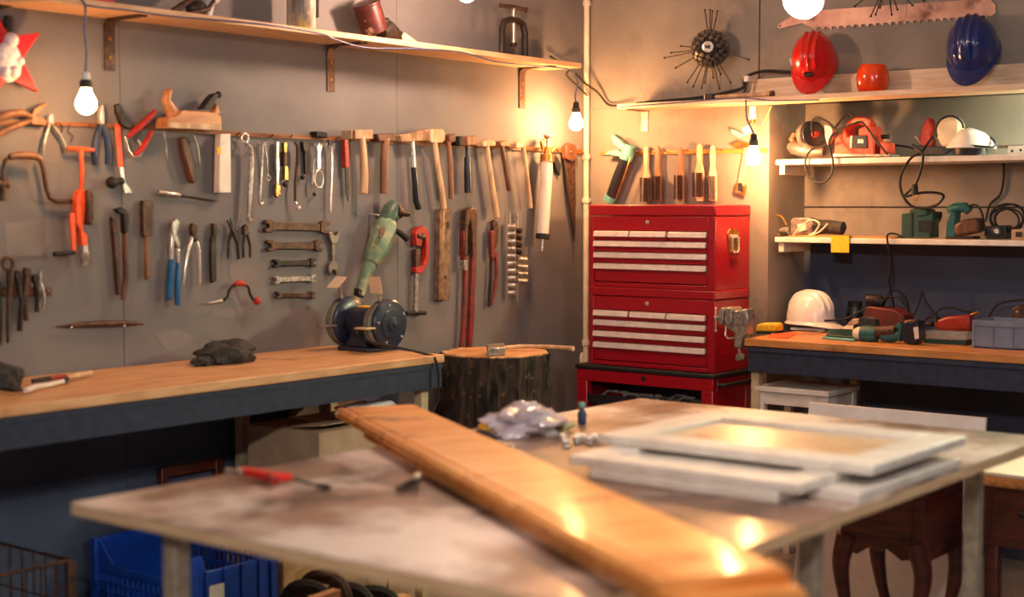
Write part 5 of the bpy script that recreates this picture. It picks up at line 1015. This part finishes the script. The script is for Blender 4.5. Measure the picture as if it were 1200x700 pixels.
# grey euro crate
cA = bp_(1137, 408); w_ = .30; cy = cA.y + .012; zt2 = YP(cy).P(1138, 376).z; zt2 = max(zt2, ZB + .1)
x0, x1_, y0_, y1_ = cA.x, cA.x + .3, cy, cy + .2
ck = thing('plastic_crate', 'small grey-blue stacking crate at the bench front', 'crate', ((x0 + x1_) / 2, (y0_ + y1_) / 2, ZQ))
t_ = .004; hgt = zt2 - ZQ
for lo, hi in (((x0 + .006, y0_ + .006, ZQ), (x1_ - .006, y0_ + .006 + t_, ZQ + hgt)), ((x0 + .006, y1_ - .006 - t_, ZQ), (x1_ - .006, y1_ - .006, ZQ + hgt)), ((x0 + .006, y0_ + .01, ZQ), (x0 + .006 + t_, y1_ - .01, ZQ + hgt)), ((x1_ - .006 - t_, y0_ + .01, ZQ), (x1_ - .006, y1_ - .01, ZQ + hgt))):
    part('wall_panel', MB().box(lo, hi), GREYP, ck, .001)
part('bottom', MB().box((x0 + .006, y0_ + .006, ZQ), (x1_ - .006, y1_ - .006, ZQ + .005)), GREYP, ck)
part('rim', MB().box((x0, y0_, ZQ + hgt - .02), (x1_, y0_ + .006, ZQ + hgt)).box((x0, y1_ - .006, ZQ + hgt - .02), (x1_, y1_, ZQ + hgt)).box((x0, y0_ + .006, ZQ + hgt - .02), (x0 + .006, y1_ - .006, ZQ + hgt)).box((x1_ - .006, y0_ + .006, ZQ + hgt - .02), (x1_, y1_ - .006, ZQ + hgt)), GREYP, ck, .001)
for k in range(5): part('rib', MB().box((x0 + .004 + k * .07, y0_ + .001, ZQ), (x0 + .009 + k * .07, y0_ + .006, ZQ + hgt - .02)), GREYP, ck, .001)
part('rib', MB().box((x0 + .001, y0_ + .001, ZQ), (x0 + .006, y0_ + .02, ZQ + hgt - .02)), GREYP, ck, .001)
part('rib', MB().box((x0 + .001, y0_ + .1, ZQ), (x0 + .006, y0_ + .106, ZQ + hgt - .02)), GREYP, ck, .001)
yb_ = .05
B3 = lambda *a: on(yb_, *a)
jb = YP(.12).P(980, 360)
T('dark_jar', 'small dark glass jar behind the white hard hat', 'jar', [('jar', BLACKM, MB().lathe((jb.x + .03, .23, ZQ), (0, 0, 1), [(0, .032), (.06, .034), (.085, .028), (.095, .026)], 18)), ('lid', IRON, MB().lathe((jb.x + .03, .23, ZQ), (0, 0, 1), [(.095, .03), (.115, .03)], 18))])
T('red_sander', 'old dark red belt machine at the back of the right bench', 'belt machine', [('body', mat('old_red_paint', (104, 38, 34), (76, 30, 28), .5, scale=16), B3(('p', [(1010,384),(1014,362),(1018,359),(1052,363),(1066,370),(1068,384)], -.05, .05)), .006), ('motor', IRON, B3(('r', [(1017,352),(1030,353),(1036,356)], -.0, [7.5,8,5], 14))), ('guard', IRON, B3(('p', [(1004,384),(1006,375),(1018,373),(1030,378),(1030,384)], -.02, .07)), .004)])
T('wooden_offcut', 'small pale wooden offcut lying before the red machine', 'offcut', [('block', WOODL, on(-.1, ('p', [(993,379),(1000,374),(1016,374),(1016,377),(1002,381),(994,382)], -.02, .02)), .002), ('grip', CLOTH, on(-.1, ('p', [(1005,374),(1012,371),(1028,374),(1030,384),(1006,384)], -.02, .025)), .006)])
HC = 'black cords lying on the right bench'
cable('bench_cable', wire(YP(.1), [(966,376,.12),(990,374,.08),(1014,362,.05),(1036,350,.02),(1052,349,.02),(1062,360,.02),(1066,372,.02)]), .0045, BLACK, 'black cord bowed over the red belt machine')
cable('bench_cable', wire(YP(.16), [(1040,352,.02),(1042,343,.0),(1052,341,.0),(1062,350,.0),(1065,364,.0),(1066,380,.04)]), .004, BLACK, 'second black cord arching behind the belt machine')
cable('bench_cable', wire(YP(.1), [(1068,374,.02),(1076,358,.02),(1081,341,.02),(1084,352,.02),(1094,366,.02),(1100,374,.02),(1090,372,.02),(1082,378,.06)]), .0045, BLACK, 'stiff black cord standing in a pointed bend on the bench')
cable('bench_cable', wire(YP(.1), [(1098,378,.04),(1096,370,.02),(1102,362,.0),(1116,361,.0),(1130,365,.0),(1142,367,.0)]), .0045, BLACK, 'black cord curving above the red heat tool')
cable('bench_cable', wire(YP(.15), [(1158,374,.0),(1166,360,.0),(1178,354,.0),(1200,352,.0),(1225,356,.0)]), .0045, BLACK, 'black cord arching behind the grey crate')
T('rusty_block', 'rusty iron block behind the grey crate', 'block', [('block', RUST, on(.1, ('p', [(1184,386),(1186,362),(1194,358),(1215,362),(1215,386)], -.03, .03)), .006), ('bolt', STEEL, on(.1, ('k', 1192, 366, .03, 2)))])
cable('yellow_wire', wire(YP(.28), [(902,372,.03),(902,362,.03),(908,350,.03),(920,343,.03),(934,346,.03),(940,356,.03)]), .0035, BRASS, 'thin tan wire bowing up behind the white hard hat')

# ------------------------------------------------------------------ under the right bench
q0 = YP(-.40).P(880, 453); q1 = YP(-.40).P(966, 459); zst = (q0.z + q1.z) / 2
so = thing('step_stool', 'white painted wooden stool under the right workbench', 'stool', ((q0.x + q1.x) / 2, -.26, 0))
sx0, sx1, sy0, sy1 = q0.x + .012, q1.x, -.372, -.12
part('seat', MB().box((sx0 - .008, sy0 - .012, zst - .022), (sx1 + .01, sy1 + .01, zst)), WHITE, so, .004)
for x in (sx0, sx1 - .03):
    for y in (sy0, sy1 - .03): part('leg', MB().box((x, y, 0), (x + .03, y + .03, zst - .022)), WHITE, so, .002)
part('apron_rail', MB().box((sx0 + .03, sy0 + .004, zst - .07), (sx1 - .03, sy0 + .02, zst - .022)), WHITE, so, .001)
part('apron_rail', MB().box((sx1 - .024, sy0 + .03, zst - .07), (sx1 - .006, sy1 - .03, zst - .022)), WHITE, so, .001)
part('apron_rail', MB().box((sx0 + .006, sy0 + .03, zst - .07), (sx0 + .024, sy1 - .03, zst - .022)), WHITE, so, .001)
part('foot_rail', MB().box((sx0 + .03, sy0 + .006, .2), (sx1 - .03, sy0 + .024, .23)), WHITE, so, .001)
# big white panel leaning in front of the bench
w0 = YP(-.75).P(948, 475); w1 = YP(-.75).P(1155, 487); zw = (w0.z + w1.z) / 2
lean = .12
wp = MB().prism([V((w0.x, -.75, zw)), V((w0.x, -.75 - lean, .0)), V((w0.x, -.732 - lean, .0)), V((w0.x, -.732, zw + .0))], (w1.x - w0.x, 0, 0))
wb = T('melamine_sheet', 'large white melamine panel leaning upright before the right bench', 'panel', [('panel', WHITEP, wp, .002), ('scratch', IVORY, MB().obox(((w0.x + w1.x) / 2 - .07, -.7545, zw - .035), (.03, .002, .012), 0, -.38)), ('prop', PINEX, MB().box((w0.x + .2, -.735, 0), (w0.x + .24, -.70, zw - .05)), .001)], None, .001)

# ------------------------------------------------------------------ antique tables on the right
yA = -1.25; FA = YP(yA)
aL = FA.P(978, 600).x; aR = FA.P(1084, 600).x; zA = .585; zap = FA.P(1083, 664).z; dA = .3
at = thing('side_table', 'dark mahogany side table with scalloped apron and curved legs', 'side table', ((aL + aR) / 2, yA + dA / 2, 0))
part('tabletop', MB().box((aL - .03, yA - .02, zA - .022), (aR + .03, yA + dA + .02, zA)), MAHOG, at, .006, 3)
arc = []
xm = (aL + aR) / 2
prof = [V((aL + .02, yA, zA - .022)), V((aL + .02, yA, zap + .0))]
for i in range(9):
    u = i / 8; xx = aL + .05 + (aR - aL - .1) * u; zz = zap + .03 * math.sin(math.pi * u) + .01 * math.cos(3 * math.pi * 2 * u); prof.append(V((xx, yA, zz)))
prof += [V((aR - .0, yA, zap - .012)), V((aR, yA, zA - .022))]
part('apron', MB().prism(prof, (0, .02, 0)), MAHOG, at, .003)
part('apron', MB().box((aR - .02, yA + .02, zap + .005), (aR, yA + dA, zA - .022)), MAHOG, at, .003)
part('apron', MB().box((aL + .02, yA + .02, zap + .005), (aL + .04, yA + dA, zA - .022)), MAHOG, at, .003)
for x, y in ((aL + .03, yA + .012), (aR - .02, yA + .012), (aL + .03, yA + dA - .02), (aR - .02, yA + dA - .02)):
    s_ = -1 if x < xm else 1
    part('leg', MB().tube(smoothpath([(x - s_ * .01, y, zap + .06), (x + s_ * .012, y, zap - .03), (x - s_ * .0, y, zap - .13), (x - s_ * .02, y, .09), (x + s_ * .012, y, .0)]), [.036 - .018 * min(1, i / 12) for i in range(21)], 10), MAHOG, at)
part('drawer', MB().box((aL + .06, yA - .008, zap + .075), (aR - .04, yA + .005, zA - .035)), MAHOG, at, .003)
# desk with cream top further right
yD = -1.2; zD = .62; FD = YP(yD)
dL = FD.P(1146, 560).x; zd_ap = .40
dk = thing('writing_desk', 'mahogany desk with beaded edge and cream top beyond the steel legs', 'desk', (dL + .45, yD + .3, 0))
part('desktop', MB().box((dL, yD - .015, zD - .012), (dL + .9, yD + .55, zD)), IVORY, dk, .003)
ed = part('beaded_edge', MB().box((dL - .005, yD - .022, zD - .04), (dL + .9, yD + .0, zD - .0125)), BENCHX, dk, .003)
for i in range(22): part('bead', MB().ball((dL + .015 + i * .04, yD - .022, zD - .026), .009, 8, 5), BENCHX, ed)
part('body', MB().box((dL + .01, yD, zd_ap), (dL + .89, yD + .5, zD - .04)), MAHOG, dk, .003)
d_ = part('drawer', MB().box((dL + .05, yD - .01, zd_ap + .03), (dL + .5, yD + .002, zD - .055)), MAHOG, dk, .003)
part('knob', MB().ball((dL + .14, yD - .02, (zd_ap + zD) / 2), .012), IRON, d_)
for x in (dL + .02, dL + .84):
    for y in (yD + .01, yD + .45): part('leg', MB().box((x, y, 0), (x + .04, y + .04, zd_ap)), MAHOG, dk, .004)
part('stretcher', MB().box((dL + .06, yD + .015, .16), (dL + .84, yD + .04, .19)), MAHOG, dk, .003)

# ------------------------------------------------------------------ under the left bench
bc = XP(.5).P(222, 655); ccx, ccy, ch = bc.x, bc.y, bc.z
CR = mat('blue_crate_plastic', (18, 66, 168), (14, 54, 142), .4, scale=12)
cr = thing('plastic_crate', 'bright blue lattice crate on the floor under the workbench', 'crate', (ccx - .24, ccy + .16, 0))
LX, LY, hC = .445, .32, ch
def lattice(o, u, L_u, dip):
    u = V(u); o = V(o); m = MB(); nrm = V((-u.y, u.x, 0))
    def slab(a, b, z0, z1, t=.006):
        p0_, p1_ = o + u * a, o + u * b; m.prism([p0_ + V((0, 0, z0)), p1_ + V((0, 0, z0)), p1_ + V((0, 0, z1)), p0_ + V((0, 0, z1))], nrm * t)
    n = int(L_u / .024)
    top_ = hC - dip
    for i in range(n + 1): slab(i * L_u / n - .003 if i else 0, i * L_u / n + .003 if i < n else L_u, .01, top_ - .02)
    for j in range(9): slab(0, L_u, .01 + j * (top_ - .04) / 8, .018 + j * (top_ - .04) / 8, .0075)
    slab(0, L_u, top_ - .022, top_ - .004, .01)
    return m
part('lattice_side', lattice((ccx - LX, ccy, 0), (1, 0, 0), LX, .075), CR, cr)
part('lattice_side', lattice((ccx - LX, ccy + LY, 0), (1, 0, 0), LX, .0), CR, cr)
m = MB().prism([V((ccx - .006, ccy, .0)), V((ccx - .006, ccy + LY, 0)), V((ccx - .006, ccy + LY, hC)), V((ccx - .006, ccy + LY - .04, hC)), V((ccx - .006, ccy + LY - .06, hC - .05)), V((ccx - .006, ccy + .06, hC - .05)), V((ccx - .006, ccy + .04, hC)), V((ccx - .006, ccy, hC))], (.012, 0, 0)); part('end_panel', m, CR, cr, .002)
m = MB().box((ccx - LX - .006, ccy, 0), (ccx - LX + .006, ccy + LY, hC)); part('end_panel', m, CR, cr, .002)
for k in range(4): part('rib', MB().box((ccx + .005, ccy + .05 + k * .07, 0), (ccx + .012, ccy + .06 + k * .07, hC - .05)), CR, cr, .001)
for x in (ccx, ccx - LX):
    for y in (ccy, ccy + LY): part('corner_post', MB().box((x - .014, y - .014, 0), (x + .014, y + .014, hC)), CR, cr, .003)
m = MB().prism([V((ccx - LX + .01, ccy, hC)), V((ccx - LX + .08, ccy, hC - .075)), V((ccx - LX + .01, ccy, hC - .075))], (0, .008, 0)); part('gusset', m, CR, cr)
m = MB().prism([V((ccx - .01, ccy, hC)), V((ccx - .08, ccy, hC - .075)), V((ccx - .01, ccy, hC - .075))], (0, .008, 0)); part('gusset', m, CR, cr)
lp = XP(ccx + .012).P(254, 697); part('label', MB().box((ccx + .011, lp.y - .028, lp.z - .03), (ccx + .0135, lp.y + .028, lp.z + .03)), PAPER, cr)
part('bottom', MB().box((ccx - LX, ccy, 0), (ccx, ccy + LY, .01)), CR, cr)
# wooden box, cartons, odds and ends
wb0 = XP(.52).P(283, 660); 
OSB = mat('chipboard', (206, 164, 122), (182, 138, 98), .8, scale=40, dirt=((90, 62, 44), 28, .62, .7))
single('chipboard_box', MB().box((.25, ccy + LY + .03, 0), (.52, ccy + LY + .03 + .17, wb0.z)), OSB, 'speckled chipboard box beside the blue crate', 'box', bevel=.004)
cb = XP(.5).P(374, 508)
cn = T('carton', 'tall cardboard carton under the bench end with a white bag on it', 'carton', [('box', CARD, MB().box((.16, cb.y, 0), (.5, cb.y + .42, cb.z)), .003), ('flap', CARD, MB().obox((.42, cb.y + .22, cb.z + .012), (.14, .4, .004), 0, 0, -.12)), ('tape', PAPER, MB().box((.16, cb.y + .18, cb.z - .001), (.5005, cb.y + .22, cb.z + .001)))])
T('plastic_bag', 'crumpled white plastic bag lying on the tall carton', 'bag', [('bag', WHITEP, crumple((.44, cb.y + .27, cb.z + .0225), (.05, .12, .03), 12, .4))])
bs = XP(.16).P(350, 522)
single('dark_box', MB().box((.075, bs.y, 0), (.155, bs.y + .2, bs.z)), mat('dark_brown_board', (62, 44, 40), (52, 38, 36), .7, scale=10), 'dark brown box standing against the wall behind the tall carton', 'box', bevel=.003)
bl = LW.P(398, 460)
T('leaning_board', 'brown hardboard sheet leaning on the wall under the bench', 'board', [('sheet', mat('hardboard', (112, 84, 68), (98, 72, 58), .7, scale=8), MB().prism([V((.02, bl.y - .28, .74)), V((.05, bl.y - .28, 0)), V((.058, bl.y - .28, 0)), V((.028, bl.y - .28, .74))], (0, .34, 0)))])
fr_c = XP(.42).P(215, 560)
fw = thing('wooden_trestle', 'dark reddish wooden frame standing at the wall behind the blue crate', 'frame', (.015, fr_c.y, 0))
fz = XP(.03).P(190, 549).z; fy0 = XP(.03).P(190, 560).y; fy1 = XP(.03).P(262, 560).y
for y in (fy0, fy1 - .03): part('upright', MB().box((.002, y, 0), (.028, y + .03, fz)), MAHOG, fw, .003)
part('crossbar', MB().box((.002, fy0 + .03, fz - .035), (.028, fy1 - .03, fz)), MAHOG, fw, .003)
part('crossbar', MB().box((.002, fy0 + .03, .1), (.028, fy1 - .03, .13)), MAHOG, fw, .003)
# wire basket at far left
k0 = XP(.45).P(82, 657); bz = k0.z
wk = thing('wire_basket', 'rusty wire basket on the floor under the workbench end', 'basket', (.25, k0.y - .25, 0))
for z in (bz, bz * .72, bz * .45, .02):
    part('hoop', MB().tube([(.05, k0.y, z), (.45, k0.y, z), (.45, k0.y - .5, z), (.05, k0.y - .5, z)], .006 if z == bz else .003, 6, True), RUST, wk)
for i in range(12): part('wire', MB().tube([(.45, k0.y - i * .0454, .02), (.45, k0.y - i * .0454, bz)], .003, 5), RUST, wk)
for i in range(8): part('wire', MB().tube([(.05 + i * .057, k0.y, .02), (.05 + i * .057, k0.y, bz)], .003, 5), RUST, wk)
part('corner_strap', MB().box((.44, k0.y - .012, .0), (.46, k0.y + .012, bz)), RUST, wk, .002)
# junk heap between the crates (dark offcuts seen under the table edge)
random.seed(21)
jn = ['black bent pipe offcut on the floor beside the chipboard box', 'rusty short pipe offcut leaning on the chipboard box', 'dark thick hose end on the floor under the table edge', 'dark flat iron bar standing under the table edge']
for i, (px, py) in enumerate(((352, 688), (372, 676), (400, 690), (432, 694))):
    q = XP(.75).P(px, py); m = MB().tube(smoothpath([(q.x - .1, q.y - .05, 0.02), (q.x - .05, q.y - .02, q.z * .8), (q.x, q.y, q.z), (q.x + .06, q.y + .05, q.z * .85), (q.x + .1, q.y + .06, .02)]), .022, 8)
    single('pipe_offcut', m, BLACK if i != 1 else RUST, jn[i], 'pipe', 'offcuts under the table')
q = XP(.95).P(380, 695)
single('wood_offcut', MB().obox((q.x, q.y, q.z / 2), (.03, .11, q.z), .1), PINE, 'pale block of wood standing under the table edge', 'wood block', bevel=.003)
q = XP(.8).P(470, 698); single('wood_offcut', MB().obox((q.x, q.y, q.z / 2), (.04, .05, q.z), .0), PINE, 'narrow pale batten standing under the table edge', 'wood block', bevel=.003)
cable('hanging_wire', wire(LW, [(295, 505, .005), (294, 520, .005), (291, 545, .005), (290, 575, .005)]), .004, BLACK, 'black wire hanging down the wall below the workbench')

# ------------------------------------------------------------------ small things on the big table
ht = lambda z: HZ(ZT + z)
h1 = ht(.014)
T('red_cutter', 'red handled cutter lying on the worn table', 'cutter', [('handle', mat('bright_red_plastic', (232, 48, 40), (214, 38, 32), .35, scale=10), MB().rod(h1, [(282, 552), (300, 555), (320, 560), (342, 559)], 0, [5, 6, 6.5, 4], 10)), ('blade', STEEL, MB().rod(h1, [(264, 552), (285, 553.5)], 0, [3, 5], 8)), ('guard', REDT, MB().rod(h1, [(312, 556), (322, 564)], 0.002, [4, 6], 10)), ('tip', IRON, MB().rod(ht(.008), [(340, 561), (372, 569)], 0, [1.8, 1.4], 8)), ('pivot', BLACK, MB().rod(ht(.008), [(372, 569), (386, 572)], 0, [3, 3.4], 8))])
T('black_clamp', 'small black clip lying against the varnished plank', 'clip', [('body', BLACK, MB().rod(ht(.012), [(466, 574), (480, 567), (490, 562)], 0, [3.4, 5, 4.5], 8)), ('pin', STEEL, MB().rod(ht(.03), [(486, 560), (491, 556)], 0, [3, 3.4], 8))])
random.seed(9)
bg_ = ht(0)
p = bg_.P(616, 508)
FOIL = mat('clear_plastic_bag', (206, 196, 204), (178, 166, 176), .2, scale=30, coat=.4)
T('plastic_bag', 'crinkled clear plastic bag of hardware on the big table', 'bag', [('bag', FOIL, crumple((p.x, p.y, ZT + .0005), (.09, .1, .045), 31, .5)), ('contents', YELLOW, crumple((p.x - .06, p.y - .05, ZT + .0005), (.04, .05, .025), 33, .4))])
T('blue_pliers', 'small pliers with dark blue handles beside the plastic bag', 'pliers', [('handle', NAVYG, MB().rod(ht(.014), [(553, 511), (568, 517), (586, 522)], 0, [3.2, 4, 3.4], 10)), ('handle', NAVYG, MB().rod(ht(.012), [(560, 506), (574, 509), (588, 518)], 0, [3, 3.4, 3], 10)), ('jaw', STEEL, MB().rod(ht(.012), [(584, 520), (602, 525)], 0, [4.5, 2], 10))])
T('olive_pliers', 'olive handled side cutters behind the plastic bag', 'pliers', [('handle', mat('olive_plastic', (120, 106, 40), (98, 86, 32), .5, scale=10), MB().rod(ht(.014), [(646, 503), (658, 503), (672, 498)], 0, [3, 4, 3], 10)), ('handle', BLACK, MB().rod(ht(.022), [(643, 495), (654, 493), (664, 494)], 0, [3, 3, 2.4], 10)), ('jaw', STEEL, MB().rod(ht(.018), [(638, 499), (648, 500)], 0, [3, 4], 8))])
T('green_bottle', 'tiny bottle with green cap standing near the cabinet doors', 'bottle', [('bottle', NAVYG, MB().lathe(ht(0).P(682, 497), (0, 0, 1), [(.0005, .012), (.03, .013), (.04, .007), (.046, .006)], 12)), ('cap', TURQ, MB().lathe(ht(0).P(682, 497), (0, 0, 1), [(.046, .009), (.06, .009)], 12))])
for i, (px, py) in enumerate(((660, 517), (663, 524), (676, 519), (681, 517), (690, 520), (700, 519), (694, 516))):
    q = ht(0).P(px, py); T('hinge_nut', 'shiny round steel knob among the loose knobs beside the doors', 'knob', [('cap', CHROME, MB().lathe(q, (0, 0, 1), [(.006, .009), (.012, .012), (.018, .01), (.021, .004)], 14)), ('base', CHROME, MB().lathe(q, (0, 0, 1), [(.0005, .008), (.006, .006)], 12))], 'loose steel knobs on the big table')
